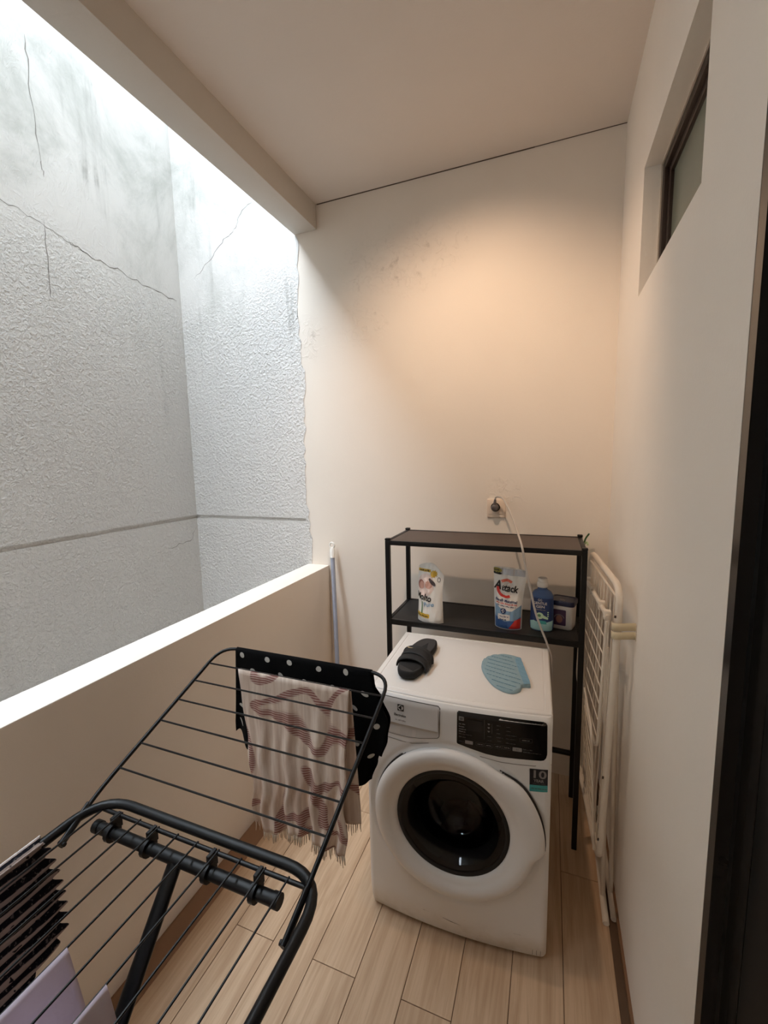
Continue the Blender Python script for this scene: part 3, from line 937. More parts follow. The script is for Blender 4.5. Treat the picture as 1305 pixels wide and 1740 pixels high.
# ------------------------------------------------------------------ pouches, bottle and tub on the shelf
def make_pouch(th, w0, w1, h, depth, mat, seed, spout=0.0, corner=0.0):
    """standing pouch: gusseted foot, flat top; returns the surface function of its front"""
    rr = random.Random(seed)
    ph = [rr.uniform(0, 6.28) for _ in range(8)]
    def half(v):
        w = w0+(w1-w0)*v
        return 0.5*w*(1-0.05*sin(pi*min(1, v*1.1)))
    def top_at(u):       # slanted / spouted upper edge
        return h*(1-spout*max(0.0, u)**1.5-corner*max(0.0, -u)**2)
    def S(u, v, front=True, off=0.0):
        x = u*half(v)+0.004*sin(5*v+ph[0])*v
        prof = (1-abs(u)**2.6)
        th_ = depth*0.5*(1-v**1.7)*prof**0.8+0.0015*(1-abs(u))
        z = v*top_at(u)
        wr = 0.0022*(sin(9*u+14*v+ph[1])+0.7*sin(17*u-11*v+ph[2])+0.6*sin(23*v+6*u+ph[3]))*prof*min(1, v*4)
        lean = 0.012*v**2
        y = (-(th_)-off+wr) if front else (th_+wr*0.5)
        if v < 0.06: y *= (0.9+0.1*v/0.06)
        return Vector((x, y+lean, z))
    bm = bmesh.new()
    nu, nv = 22, 26
    fr = [[bm.verts.new(S(-1+2*i/nu, j/nv, True)) for i in range(nu+1)] for j in range(nv+1)]
    ba = [[fr[j][i] if i in (0, nu) else bm.verts.new(S(-1+2*i/nu, j/nv, False)) for i in range(nu+1)] for j in range(nv+1)]
    for j in range(nv):
        for i in range(nu):
            bm.faces.new((fr[j][i], fr[j][i+1], fr[j+1][i+1], fr[j+1][i]))
            f = (ba[j][i+1], ba[j][i], ba[j+1][i], ba[j+1][i+1])
            bm.faces.new(f)
    for i in range(nu):
        for row in (0, nv):
            vs = []
            for vv in (fr[row][i], fr[row][i+1], ba[row][i+1], ba[row][i]):
                if vv not in vs: vs.append(vv)
            if len(vs) > 2:
                try: bm.faces.new(vs)
                except ValueError: pass
    from_bm('pouch_body', bm, mat, th, smooth=True, auto=60)
    def surf(x, z, off=0.0009):
        v = max(0.0, min(1.0, z/h)); 
        for _ in range(3):
            u = max(-1.0, min(1.0, (x-0.004*sin(5*v+ph[0])*v)/half(v)))
            v = max(0.0, min(1.0, z/top_at(u)))
        return S(u, v, True, off)
    return surf

sp = thing('softener_pouch', 'white fabric softener refill pouch with yellow bands reading Molto Pure', 'pouch', (-0.486, 1.806, SHZ), radians(-12))
sf = make_pouch(sp, 0.128, 0.122, 0.262, 0.070, 'foil', 3, 0.20, 0.06)
o1 = lambda x, z: sf(x, z, 0.0010); o2 = lambda x, z: sf(x, z, 0.0018); o3 = lambda x, z: sf(x, z, 0.0026)
decal('blush_print', poly_tris([ell(-0.018, 0.165, 0.042, 0.050, 24)], 0.01), o1, 'blush', sp)
decal('top_band', poly_tris([[(-0.060, 0.222), (0.004, 0.222), (0.004, 0.234), (-0.060, 0.234)]], 0.01), o2, 'yellow', sp)
decal('top_band_text', smear(0.050, 0.010, 9), o3, 'print_black', sp, (-0.028, 0.228))
star = [((0.012 if k % 2 else 0.017)*cos(k*pi/10)+0.018, (0.012 if k % 2 else 0.017)*sin(k*pi/10)+0.216) for k in range(20)]
decal('seal_print', poly_tris([star], 0.008), o2, 'yellow', sp)
decal('portrait_print', poly_tris([ell(-0.040, 0.166, 0.017, 0.020, 18)], 0.008), o2, 'skin2', sp)
decal('portrait_print', poly_tris([ell(-0.035, 0.163, 0.014, 0.016, 18)], 0.008), o3, 'skin', sp)
decal('portrait_print', poly_tris([ell(0.000, 0.168, 0.017, 0.017, 18)], 0.008), o2, 'skin', sp)
decal('portrait_print', poly_tris([ell(0.014, 0.180, 0.022, 0.009, 18, -0.7)], 0.008), o3, 'hair', sp)
decal('side_mark', poly_tris([ell(0.042, 0.192, 0.008, 0.011, 14), ell(0.042, 0.192, 0.005, 0.008, 14)], 0.008), o2, 'print_grey', sp)
decal('brand_text', text_tris('Molto', 0.040, 0.078, 0.0010), o3, 'print_black', sp, (-0.022, 0.112), -0.14)
decal('sub_text', text_tris('Pure', 0.026, 0.046, 0.0003), o3, 'ltblue', sp, (0.006, 0.082), 0.12)
decal('stem_print', poly_tris([[(-0.030, 0.040), (-0.024, 0.040), (-0.023, 0.092), (-0.030, 0.092)]], 0.01), o2, 'green', sp)
decal('lower_band', poly_tris([rrect(-0.062, 0.022, 0.010, 0.040, 0.006)], 0.01), o2, 'yellow', sp, (0, 0), -0.05)
decal('lower_band_text', smear(0.060, 0.0085, 20), o3, 'print_black', sp, (-0.026, 0.031), -0.05)

dp = thing('detergent_pouch', 'white and blue liquid detergent pouch with a red swirl reading Attack', 'pouch', (-0.152, 1.835, SHZ), radians(-6))
df = make_pouch(dp, 0.112, 0.140, 0.258, 0.066, 'foil', 11, 0.03, 0.0)
d1 = lambda x, z: df(x, z, 0.0010); d2 = lambda x, z: df(x, z, 0.0018); d3 = lambda x, z: df(x, z, 0.0026); d4 = lambda x, z: df(x, z, 0.0034)
decal('blue_base_print', poly_tris([[(-0.052, 0.003), (0.052, 0.003), (0.053, 0.055), (0.030, 0.040), (-0.010, 0.034), (-0.053, 0.052)]], 0.01), d1, 'blue', dp)
decal('pale_wave_print', poly_tris([[(-0.053, 0.052), (-0.010, 0.034), (0.030, 0.040), (0.053, 0.055), (0.054, 0.105), (0.020, 0.080), (-0.015, 0.078), (-0.054, 0.105)]], 0.01), d1, 'midblue', dp)
decal('silver_top', poly_tris([[(-0.066, 0.228), (0.066, 0.224), (0.066, 0.250), (-0.068, 0.254)]], 0.01), d1, 'foil_grey', dp)
decal('red_splash', poly_tris([[(0.008, 0.006), (0.051, 0.006), (0.053, 0.050), (0.032, 0.042)]], 0.01), d2, 'red', dp)
def arc(cx, cz, r0, r1, a0, a1, n=20):
    A = [a0+(a1-a0)*k/n for k in range(n+1)]
    return [(cx+r1*cos(a)*1.05, cz+r1*sin(a)) for a in A]+[(cx+r0*cos(a)*1.05, cz+r0*sin(a)) for a in A[::-1]]
decal('swirl_print', poly_tris([ell(-0.006, 0.172, 0.034, 0.030, 24)], 0.01), d2, 'print_white', dp)
decal('swirl_print', poly_tris([arc(-0.008, 0.172, 0.028, 0.039, 2.9, 5.2)], 0.01), d3, 'red', dp)
decal('swirl_print', poly_tris([arc(-0.008, 0.172, 0.028, 0.039, 0.9, 2.2)], 0.01), d3, 'orange', dp)
decal('brand_text', text_tris('ttack', 0.040, 0.068, 0.0010, 0.15), d4, 'print_black', dp, (0.006, 0.173), -0.10)
decal('brand_initial', text_tris('A', 0.052, 0.032, 0.0012, 0.15), d4, 'print_black', dp, (-0.044, 0.183), -0.10)
decal('claim_text', text_tris('Bersih Maksimal', 0.0155, 0.090, 0.0005), d4, 'navy', dp, (-0.006, 0.121), -0.08)
decal('claim_text', smear(0.082, 0.0085, 21), d4, 'red', dp, (-0.006, 0.109), -0.08)
decal('claim_text', smear(0.078, 0.008, 22), d4, 'navy', dp, (-0.006, 0.099), -0.08)
decal('shield_print', poly_tris([ell(-0.016, 0.078, 0.012, 0.012, 18)], 0.01), d3, 'navy', dp)
decal('shield_cross', text_tris('+', 0.030, 0.015, 0.0010), d4, 'print_white', dp, (-0.016, 0.0775))
decal('label_print', poly_tris([rrect(-0.038, 0.040, 0.012, 0.064, 0.002)], 0.01), d3, 'print_white', dp)
decal('label_text', smear(0.036, 0.008, 23, lines=2), d4, 'navy', dp, (-0.013, 0.055))
decal('tag_print', poly_tris([ell(-0.052, 0.244, 0.022, 0.010, 18, -0.1)], 0.01), d3, 'olive', dp)
decal('tag_print', poly_tris([ell(-0.050, 0.232, 0.021, 0.0055, 18, -0.12)], 0.01), d3, 'print_black', dp)
decal('tag_text', smear(0.026, 0.009, 24), d4, 'print_black', dp, (-0.052, 0.245), -0.1)

bt = thing('soap_bottle', 'blue squeeze bottle of liquid with a white cap reading Gentle Gen', 'bottle', (-0.018, 1.852, SHZ), radians(-4))
def bt_half(v):   # half width along height
    pts = [(0, .040), (.04, .046), (.15, .0475), (.35, .0455), (.6, .0450), (.76, .0435), (.84, .036), (.90, .0185), (1.0, .0165)]
    for (a, x), (b, y) in zip(pts[:-1], pts[1:]):
        if v <= b: 
            t = (v-a)/(b-a); t = t*t*(3-2*t)
            return x+(y-x)*t
    return pts[-1][1]
BH = 0.196
def bottle_pt(a, v, off=0.0):
    hw = bt_half(v)+off; hd = (bt_half(v)*0.62 if v < 0.8 else bt_half(v)*(0.62+0.38*min(1, (v-0.8)/0.12)))+off
    c, s = cos(a), sin(a)
    e = 0.8
    return Vector((hw*math.copysign(abs(c)**e, c), hd*math.copysign(abs(s)**e, s), v*BH))
def bsurf(off):
    def f(x, z):
        v = max(0, min(1, z/BH)); k = max(-0.995, min(0.995, x/(bt_half(v)+off)))
        c = math.copysign(abs(k)**(1/0.8), k)
        return bottle_pt(-math.acos(c), v, off)
    return f
bm = bmesh.new()
rg = [[bm.verts.new(bottle_pt(2*pi*k/40, j/36)) for k in range(40)] for j in range(37)]
for j in range(36):
    for k in range(40): bm.faces.new((rg[j][k], rg[j][(k+1) % 40], rg[j+1][(k+1) % 40], rg[j+1][k]))
bm.faces.new(rg[0][::-1]); bm.faces.new(rg[-1])
from_bm('bottle_body', bm, 'bottle', bt, smooth=True, auto=50)
lathe('cap', [(0.0195, 0.0), (0.0215, 0.002), (0.0210, 0.022), (0.0195, 0.0235), (0.0195, 0.026), (0.0185, 0.037), (0.015, 0.0395)], (0, 0, BH-0.012), 'capw', bt, seg=28)
b1, b2, b3 = bsurf(0.0008), bsurf(0.0015), bsurf(0.0022)
decal('label_print', poly_tris([[(-0.044, 0.040), (-0.030, 0.046), (-0.018, 0.042), (0.0, 0.046), (0.022, 0.042), (0.043, 0.050), (0.0428, 0.142), (-0.0425, 0.142)]], 0.008), b1, 'navy', bt)
decal('aqua_print', poly_tris([[(-0.042, 0.004), (0.042, 0.004), (0.044, 0.050), (0.022, 0.042), (0.0, 0.046), (-0.018, 0.042), (-0.030, 0.046), (-0.044, 0.040)]], 0.008), b1, 'aqua', bt)
decal('emblem', text_tris('GG', 0.014, 0.016), b3, 'print_white', bt, (-0.006, 0.134))
decal('brand_text', text_tris('GENTLE', 0.0145, 0.054, 0.0002), b3, 'print_white', bt, (-0.006, 0.1205))
decal('brand_text', text_tris('GEN', 0.0145, 0.033, 0.0002), b3, 'print_white', bt, (-0.004, 0.106))
decal('small_text', smear(0.042, 0.007, 25), b3, 'print_grey', bt, (-0.004, 0.094))
decal('drop_print', poly_tris([ell(-0.006, 0.068, 0.015, 0.014, 20)], 0.008), b2, 'mint', bt)
decal('drop_print', poly_tris([[(0.000, 0.060), (0.026, 0.054), (0.027, 0.062), (0.004, 0.074)]], 0.008), b2, 'mint', bt)
decal('drop_core', poly_tris([ell(-0.008, 0.069, 0.007, 0.006, 16)], 0.008), b3, 'green', bt)
decal('tag_print', poly_tris([[(-0.014, 0.034), (0.022, 0.034), (0.018, 0.047), (-0.014, 0.049)]], 0.008), b2, 'teal', bt)
for z in (0.085, 0.077, 0.069): decal('bubble_print', poly_tris([ell(0.026, z, 0.003, 0.003, 10)]), b3, 'mint', bt)

tb = thing('laundry_tub', 'small white plastic tub with a navy lid beside the blue bottle', 'tub', (0.066, 1.912, SHZ), radians(-14))
bm = bmesh.new()
def rr3(hx, hy, r, z, n=5): return [(x, y, z) for x, y in rrect(-hx, -hy, hx, hy, r, n)]
prof = [(0.040, 0.036, 0), (0.044, 0.040, 0.006), (0.0465, 0.042, 0.100), (0.0485, 0.044, 0.102), (0.0485, 0.044, 0.108)]
rg = [[bm.verts.new(p) for p in rr3(a, b, 0.014, z)] for a, b, z in prof]
for a, b in zip(rg[:-1], rg[1:]):
    n = len(a)
    for i in range(n): bm.faces.new((a[i], a[(i+1) % n], b[(i+1) % n], b[i]))
bm.faces.new(rg[0][::-1]); bm.faces.new(rg[-1])
from_bm('tub_body', bm, 'tub', tb, smooth=True, auto=40)
bm = bmesh.new()
prof = [(0.0500, 0.0455, 0.103), (0.0505, 0.046, 0.118), (0.048, 0.0435, 0.123), (0.042, 0.0375, 0.1235), (0.041, 0.0365, 0.121)]
rg = [[bm.verts.new(p) for p in rr3(a, b, 0.015, z)] for a, b, z in prof]
for a, b in zip(rg[:-1], rg[1:]):
    n = len(a)
    for i in range(n): bm.faces.new((a[i], a[(i+1) % n], b[(i+1) % n], b[i]))
bm.faces.new(rg[0][::-1]); bm.faces.new(rg[-1])
lid = from_bm('lid', bm, 'lid', tb, smooth=True, auto=40)
box('lid_tab', (-0.012, -0.030, 0.121), (0.012, -0.012, 0.1235), 'print_grey', lid, 0.001)
tsf = lambda x, z: Vector((x, -0.0401-0.0021*(z/0.1)-0.0006, z))
tsf2 = lambda x, z: tsf(x, z)-Vector((0, 0.0005, 0))
decal('label_print', poly_tris([rrect(-0.030, 0.018, 0.020, 0.086, 0.004)]), tsf, 'plum', tb)
decal('label_figure', poly_tris([ell(-0.006, 0.045, 0.013, 0.017, 18)]), tsf2, 'skin2', tb)
decal('label_figure', poly_tris([arc(-0.006, 0.045, 0.018, 0.021, 0.3, 2.9)]), tsf2, 'print_grey', tb)

# pale green handle standing behind the right rear post
gh = thing('green_handle', 'pale green stick leaning behind the right rear post of the shelf rack', 'stick', (0.150, 2.135, 0.0))
tube('stick', [(0, 0, 0), (-0.012, 0.0, 0.6), (-0.004, 0.03, 1.14), (0.004, 0.036, 1.20)], 0.008, 'handle_green', gh, 8)
tube('grip', [(-0.014, 0.012, 0.96), (-0.010, 0.019, 1.05)], 0.010, 'capw', gh, 8)
tube('hook', catmull([(0.004, 0.036, 1.20), (0.010, 0.030, 1.235), (0.024, 0.020, 1.262)], 4), 0.004, 'dkgreen', gh, 6)
tube('hook', catmull([(0.004, 0.036, 1.205), (0.016, 0.024, 1.222), (0.020, 0.015, 1.208)], 4), 0.004, 'handle_green', gh, 6)

# ------------------------------------------------------------------ slide sandal and mop pad on the worktop
sd = thing('slide_sandal', 'black foam slide sandal with a padded strap lying on the washing machine', 'sandal', (-0.456, 1.503, TOPZ), radians(-1))
def sole_out(k, s=1.0):
    pts = []
    for i in range(48):
        t = 2*pi*i/48
        y = 0.160*sin(t)
        # toe toward -y, waist in the middle, heel toward +y
        q = y/0.160
        w = 0.0500+0.005*max(0, -q)**1.2+0.004*max(0, q)-0.005*math.exp(-((q-0.12)/0.25)**2)
        x = w*math.copysign(abs(cos(t))**0.62, cos(t))
        pts.append((x*k+0.010*(q*q-0.3), y*(1-(1-k)*0.35)))
    return pts
bm = bmesh.new()
rg = [[bm.verts.new((x, y, z+0.006*max(0, (-y-0.09)/0.06))) for x, y in sole_out(k)] for k, z in ((0.90, 0.0), (0.97, 0.006), (1.0, 0.016), (0.97, 0.024), (0.93, 0.026))]
for a, b in zip(rg[:-1], rg[1:]):
    for i in range(48): bm.faces.new((a[i], a[(i+1) % 48], b[(i+1) % 48], b[i]))
bm.faces.new(rg[0][::-1]); bm.faces.new(rg[-1])
from_bm('sole', bm, 'foam', sd, smooth=True, auto=45)
fb = poly_tris([[(x*0.88, y*0.95) for x, y in sole_out(1.0)]], 0.02)
decal('footbed', fb, lambda x, y: Vector((x, y, 0.0268+0.006*max(0, (-y-0.09)/0.06))), 'footbed', sd)
def strap(y0, y1, h, hw, nm, skew=0.0, thick=0.006):
    def f(u, v):
        a = pi*u
        y = y0+(y1-y0)*v+skew*(u-0.5)
        puff = 0.003*sin(pi*v)
        return Vector((-(hw+puff)*cos(a)+0.002, y+0.010*sin(a), 0.010+(h+puff)*sin(a)**0.7 if 0 < u < 1 else 0.010))
    return grid(nm, f, 24, 8, 'strap', sd, thick=thick)
s1 = strap(-0.092, -0.048, 0.034, 0.0575, 'strap', -0.02)
s2 = strap(-0.056, -0.004, 0.040, 0.0565, 'strap', -0.03)
strap(-0.012, 0.004, 0.039, 0.0590, 'strap_hem', -0.035, 0.009)
sw = [(-0.024, 0.004), (-0.021, -0.002), (-0.012, -0.006), (0.024, 0.006), (-0.010, -0.0015), (-0.018, 0.0005)]
decal('strap_mark', poly_tris([sw]), lambda x, y: Vector((x, y, 0.0585-0.25*abs(x+0.01))), 'gold', sd, (-0.020, -0.008), -0.35)

mp_ = thing('mop_pad', 'light blue ribbed microfibre mop pad lying on the washing machine', 'mop pad', (-0.138, 1.510, TOPZ), 0.0)
pad = [(-0.082, 0.035), (-0.080, 0.070), (-0.062, 0.105), (-0.030, 0.125), (0.004, 0.127), (0.048, 0.118), (0.066, 0.040), (0.086, -0.045), (0.092, -0.072), (0.068, -0.080), (0.062, -0.108), (0.042, -0.129), (0.012, -0.127), (-0.020, -0.105), (-0.045, -0.070), (-0.065, -0.030), (-0.077, 0.005)]
padc = [(p.x, p.y) for p in catmull([(x, y, 0) for x, y in pad], 4, True)]
def pad_z(x, y):
    q = (x*0.35+y*0.94)           # ribs run across
    return 0.0085+0.0035*abs(sin(q/0.0262*pi))**0.6+0.002*sin(30*x+9*y)
bm = bmesh.new()
V, F = poly_tris([padc], 0.0075)
tv = [bm.verts.new((x, y, pad_z(x, y))) for x, y in V]
for f in F: bm.faces.new([tv[i] for i in f])
be = [e for e in bm.edges if e.is_boundary]
r = bmesh.ops.extrude_edge_only(bm, edges=be)
for v in r['geom']:
    if isinstance(v, bmesh.types.BMVert):
        v.co.z = 0.0005; v.co.x *= 1.02; v.co.y *= 1.02
from_bm('ribbed_face', bm, 'pad_blue', mp_, smooth=True)
hem = [(0.046, 0.119), (0.052, 0.112), (0.092, -0.060), (0.093, -0.074), (0.074, -0.080), (0.070, -0.070), (0.048, 0.02), (0.030, 0.100)]
decal('hem', poly_tris([hem], 0.012), lambda x, y: Vector((x, y, pad_z(x, y)+0.0012)), 'pad_hem', mp_)
for k in range(9):
    qv = -0.105+k*0.0262
    pts = []
    for i in range(15):
        x = -0.075+i*0.0105
        y = (qv-x*0.35)/0.94
        # keep inside the outline
        inside = False
        n = len(padc); j = n-1
        for a in range(n):
            (xa, ya), (xb, yb) = padc[a], padc[j]
            if ((ya > y) != (yb > y)) and (x*1.1 < (xb-xa)*(y-ya)/(yb-ya)+xa): inside = not inside
            j = a
        if inside and x < 0.052+(-y)*0.22: pts.append((x, y, pad_z(x, y)+0.0002))
    M.setdefault('pad_rib', plain('dark_teal_stitching', srgb(72, 112, 130), 0.95, spec=0.1))
    if len(pts) > 2: tube('rib', pts, 0.0018, 'pad_rib', mp_, 5)

# ------------------------------------------------------------------ wall socket, plug and cord
so = thing('wall_socket', 'square ivory wall socket above the shelf rack', 'socket', (-0.248, YB, 1.366))
box('plate', (-0.045, -0.010, -0.046), (0.045, 0.0, 0.046), 'socket', so, 0.003)
box('plate_step', (-0.036, -0.0125, -0.030), (0.036, -0.009, 0.040), 'socket', so, 0.0015)
lathe('socket_well', [(0.0005, 0.0128), (0.021, 0.0128), (0.0225, 0.0145), (0.0215, 0.016), (0.019, 0.0135)], (-0.003, 0, 0.006), 'socket_dark', so, '-y', 28, None, False, False)
pc = thing('power_cord', 'grey power cord with a dark plug hanging from the wall socket to the washing machine', 'power cord', (-0.251, YB-0.016, 1.372))
lathe('plug_body', [(0.0175, 0.0), (0.0185, 0.004), (0.0175, 0.020), (0.014, 0.030), (0.008, 0.033)], (0, 0, 0), 'plug', pc, '-y', 26)
tube('plug_neck', [(0, -0.018, 0.010), (0, -0.020, 0.026), (0.001, -0.021, 0.042)], 0.0075, 'plug', pc, 10, rr=[0.009, 0.0075, 0.0050])
L0 = Vector((-0.251, YB-0.016, 1.372))
cordp = [(-0.250, 2.163, 1.412), (-0.246, 2.158, 1.424), (-0.230, 2.146, 1.428), (-0.207, 2.12, 1.420), (-0.169, 2.03, 1.375), (-0.137, 1.92, 1.332), (-0.112, 1.80, 1.298), (-0.096, 1.742, 1.267), (-0.082, 1.738, 1.197), (-0.062, 1.737, 1.104), (-0.041, 1.738, 1.010), (-0.020, 1.742, 0.948), (0.004, 1.750, 0.884), (0.0215, 1.752, 0.829), (0.0235, 1.75, 0.78), (0.022, 1.76, 0.60), (0.020, 1.79, 0.40)]
tube('cord', catmull([Vector(p)-L0 for p in cordp], 6), 0.0043, 'cord', pc, 8)

# ------------------------------------------------------------------ pole leaning in the corner
po = thing('mop_pole', 'pale blue-grey mop pole with a white grip leaning in the corner by the parapet', 'pole', (-1.055, 1.98, 0.0))
pb, pt_ = Vector((0, 0, 0.0)), Vector((-0.110, 0.185, 1.14))
dv = (pt_-pb).normalized()
tube('shaft', [pb, pt_-dv*0.075], 0.0125, 'pole', po, 12)
tube('grip', [pt_-dv*0.078, pt_-dv*0.03, pt_-dv*0.022], 0.0145, 'pole_cap', po, 12, rr=[0.0145, 0.0145, 0.011])
ringc = pt_-dv*0.006
tube('hanging_ring', [ringc+Vector((0.014*cos(a), 0.0, 0.016*sin(a))) for a in [2*pi*k/18 for k in range(18)]], 0.0055, 'pole_cap', po, 8, True)

# ------------------------------------------------------------------ black gull-wing drying rack
DRK = thing('drying_rack', 'black folding clothes drying rack with a raised wing in the foreground', 'drying rack', (0, 0, 0))
RZ, RX0, RX1, RY1, RY0 = 0.900, -0.897, -0.343, 0.578, -0.43
rail = fillet([(RX0, RY0, RZ), (RX0, RY1, RZ), (RX1, RY1, RZ), (RX1, RY0, RZ)], 0.085, 8, True)
tube('frame', rail, 0.0095, 'black_metal', DRK, 12, True)
for ye in (0.558, RY0+0.02):
    tube('cross_rod', [(-0.8735, ye, 0.893), (-0.3675, ye, 0.893)], 0.0042, 'black_wire', DRK, 8)
WX = [-0.869, -0.821, -0.769, -0.718, -0.667, -0.617, -0.566, -0.514, -0.461, -0.411]
for x in WX:
    tube('wire', [(x, RY0+0.012, 0.8965), (x, 0.562, 0.8965)], 0.0020, 'black_wire', DRK, 6)
for ye in (0.540, RY0+0.04):
    bar = tube('hinge_bar', [(-0.868, ye, 0.868), (-0.424, ye, 0.868)], 0.0115, 'black_metal', DRK, 14)
    for x in (-0.424, -0.868):
        tube('end_cap', [(x-0.007, ye, 0.868), (x+0.007, ye, 0.868)], 0.0130, 'black_plastic', bar, 14)
    for x in (-0.827, -0.726, -0.574, -0.468):
        bm = bmesh.new()
        bm_tube(bm, [(x-0.005, ye, 0.868), (x+0.005, ye, 0.868)], 0.0178, 14)
        sgn = 1 if ye > 0 else -1
        bm_box(bm, (x-0.004, min(ye, ye+sgn*0.022), 0.868), (x+0.004, max(ye, ye+sgn*0.022), 0.899), 0.001, 1)
        from_bm('clip', bm, 'black_plastic', bar, smooth=True, auto=40)
for s, ya, yb in ((1, 0.540, -0.12), (-1, RY0+0.04, 0.27)):
    xx = -0.652+0.013*(s < 0)*2
    tube('leg', [(xx, ya, 0.868), (xx, yb, 0.014)], 0.0125, 'black_metal', DRK, 12, flat=(1.25, 0.8))
    tube('foot_bar', [(-0.88, yb, 0.0125), (-0.36, yb, 0.0125)], 0.0115, 'black_metal', DRK, 12)
# the wing, raised beyond the end of the frame
WS = 0.40
def wp(x, y): return Vector((x, y, 0.937+WS*(y-0.617)))
WL, WR_, WT = -0.901, -0.364, 0.966
wl = fillet([wp(WL, 0.480)+Vector((0.022, 0, 0.004)), wp(WL, 0.56), wp(WL, WT), wp(WR_, WT), wp(WR_, 0.545), wp(WR_, 0.478)+Vector((0.0, 0, 0.004))], 0.06, 8)
wing = tube('wing_frame', wl, 0.0046, 'black_metal', DRK, 10)
for x, xo in ((WL+0.022, WL+0.003), (WR_, WR_)):
    tube('hinge_sleeve', [wp(x, 0.472)+Vector((0, 0, 0.004)), wp(xo, 0.545)], 0.0068, 'black_plastic', wing, 10, flat=(0.8, 1.2))
    tube('rivet', [wp(x-0.008, 0.476)+Vector((0, 0, 0.004)), wp(x+0.008, 0.476)+Vector((0, 0, 0.004))], 0.0042, 'black_plastic', wing, 8)
WYS = [0.619, 0.676, 0.734, 0.792, 0.850, 0.907]
for y in WYS:
    tube('wire', [wp(WL, y), wp(WR_, y)], 0.0022, 'black_wire', wing, 6)

# ------------------------------------------------------------------ laundry on the rack
def hem(x, k, s): return 0.006*sin(k*x+s)
# black cotton cloth over the wing's end rail (plain pale dots)
bc = thing('black_cloth', 'black cotton cloth with small pale dots hanging over the far rail of the rack wing', 'cloth', (0, 0, 0))
topc = wp(0, WT); TZ = topc.z+0.0065
def bcf(u, v):
    """v 0: hem of the near flap, up, over the rail, down the far flap (v 1)"""
    s = 0.335*(1-v/0.55) if v < 0.55 else 0.0
    side = 1 if v >= 0.55 else -1
    d = abs(v-0.55)/(0.55 if v < 0.55 else 0.45)*(0.335 if v < 0.55 else 0.26)
    open_ = min(1.0, d/0.30)
    def lerp(t, P):
        for (a, p), (b, q) in zip(P[:-1], P[1:]):
            if t <= b: 
                k_ = (t-a)/(b-a); k_ = k_*k_*(3-2*k_)
                return p+(q-p)*k_
        return P[-1][1]
    xl = -0.846-0.027*open_
    xr = lerp(d, [(0, -0.418), (0.05, -0.414), (0.085, -0.395), (0.14, -0.374), (0.20, -0.384), (0.27, -0.405), (0.34, -0.425)])
    x = xl+u*(xr-xl)
    fold = 0.016*open_*sin(u*19+1.0)+0.011*open_*sin(u*41+0.4)
    arc_ = 0.0065
    if d < 0.012:
        a = d/0.012*pi/2
        y = WT+side*arc_*sin(a); z = TZ-arc_*(1-cos(a))
    else:
        y = WT+side*arc_+fold*0.5+(0.012*open_ if side > 0 else 0.0)
        z = TZ-arc_-(d-0.012)
    if side < 0:
        z += open_**3*(0.016*sin(u*26+0.8)+0.008*sin(u*51)+0.045*(1-u)**3)
    return Vector((x, y, z))
grid('cloth_sheet', bcf, 90, 60, 'black_cloth', bc, thick=0.002)
def bc_at(x, d):
    u = (x+0.846)/0.428; v = 0.55*(1-d/0.335)
    p = bcf(u, v)
    n = Vector((0, -1, 0.0))
    if d < 0.02: n = Vector((0, -0.8, 0.6))
    return p+n*0.0022
rr = random.Random(5)
k = 0
for j in range(7):
    for i in range(6):
        x = -0.823+i*0.0835+(0.042 if j % 2 else 0)+rr.uniform(-.006, .006)
        d = 0.022+j*0.045+rr.uniform(-.004, .004)
        if x > -0.43 or d > 0.30: continue
        V, F = poly_tris([ell(0, 0, 0.0085, 0.0072, 12, rr.uniform(0, 3))], 0.006)
        me = bpy.data.meshes.new('dot'); me.from_pydata([tuple(bc_at(x+a, d-b)) for a, b in V], [], F); me.update()
        link('dot', me, 'dot', bc)

# beige towel with reddish hatched drawing, over the last wire of the wing
tw = thing('towel', 'beige towel with a reddish-brown hatched pattern and fringe hanging from the rack wing', 'towel', (0, 0, 0))
ty0 = 0.907; tz0 = wp(0, ty0).z+0.004
def twf(u, v):
    front = v < 0.55
    d = (0.55-v)/0.55*0.455 if front else (v-0.55)/0.45*0.385
    o = min(1, d/0.35)
    x = -0.793+u*0.340
    if front:
        x += o*(0.030-0.052*u*0.9)+0.006*o*sin(7*d*6+u*4)
        y = ty0-0.004-0.008*o+o*(0.010*sin(u*23+0.6)+0.006*sin(u*47+d*12))
        z = tz0-d-0.010*o*sin(u*9)
    else:
        x += o*0.012
        y = ty0+0.005+0.012*o+o*(0.010*sin(u*17+2))
        z = tz0-d
    if d < 0.006:
        z = tz0-0.6*d
        y = ty0+(-1 if front else 1)*d*0.7
    return Vector((x, y, z))
grid('towel_sheet', twf, 90, 70, 'towel', tw, thick=0.003)
bm = bmesh.new()
rr = random.Random(9)
for side, N in ((0, 95), (1, 60)):
    for i in range(N):
        u = (i+0.5)/N
        p = twf(u, 0.0 if side == 0 else 1.0)
        ln = rr.uniform(0.018, 0.034)
        q = p+Vector((rr.uniform(-.003, .003), rr.uniform(-.004, .004), -ln))
        bm_tube(bm, [p+Vector((0, 0, 0.003)), (p+q)/2+Vector((rr.uniform(-.001, .001), 0, 0)), q], 0.0013, 4, rr=[0.0017, 0.0014, 0.0007])
fr = from_bm('fringe', bm, 'fringe', tw, smooth=True)
fr['kind'] = 'stuff'

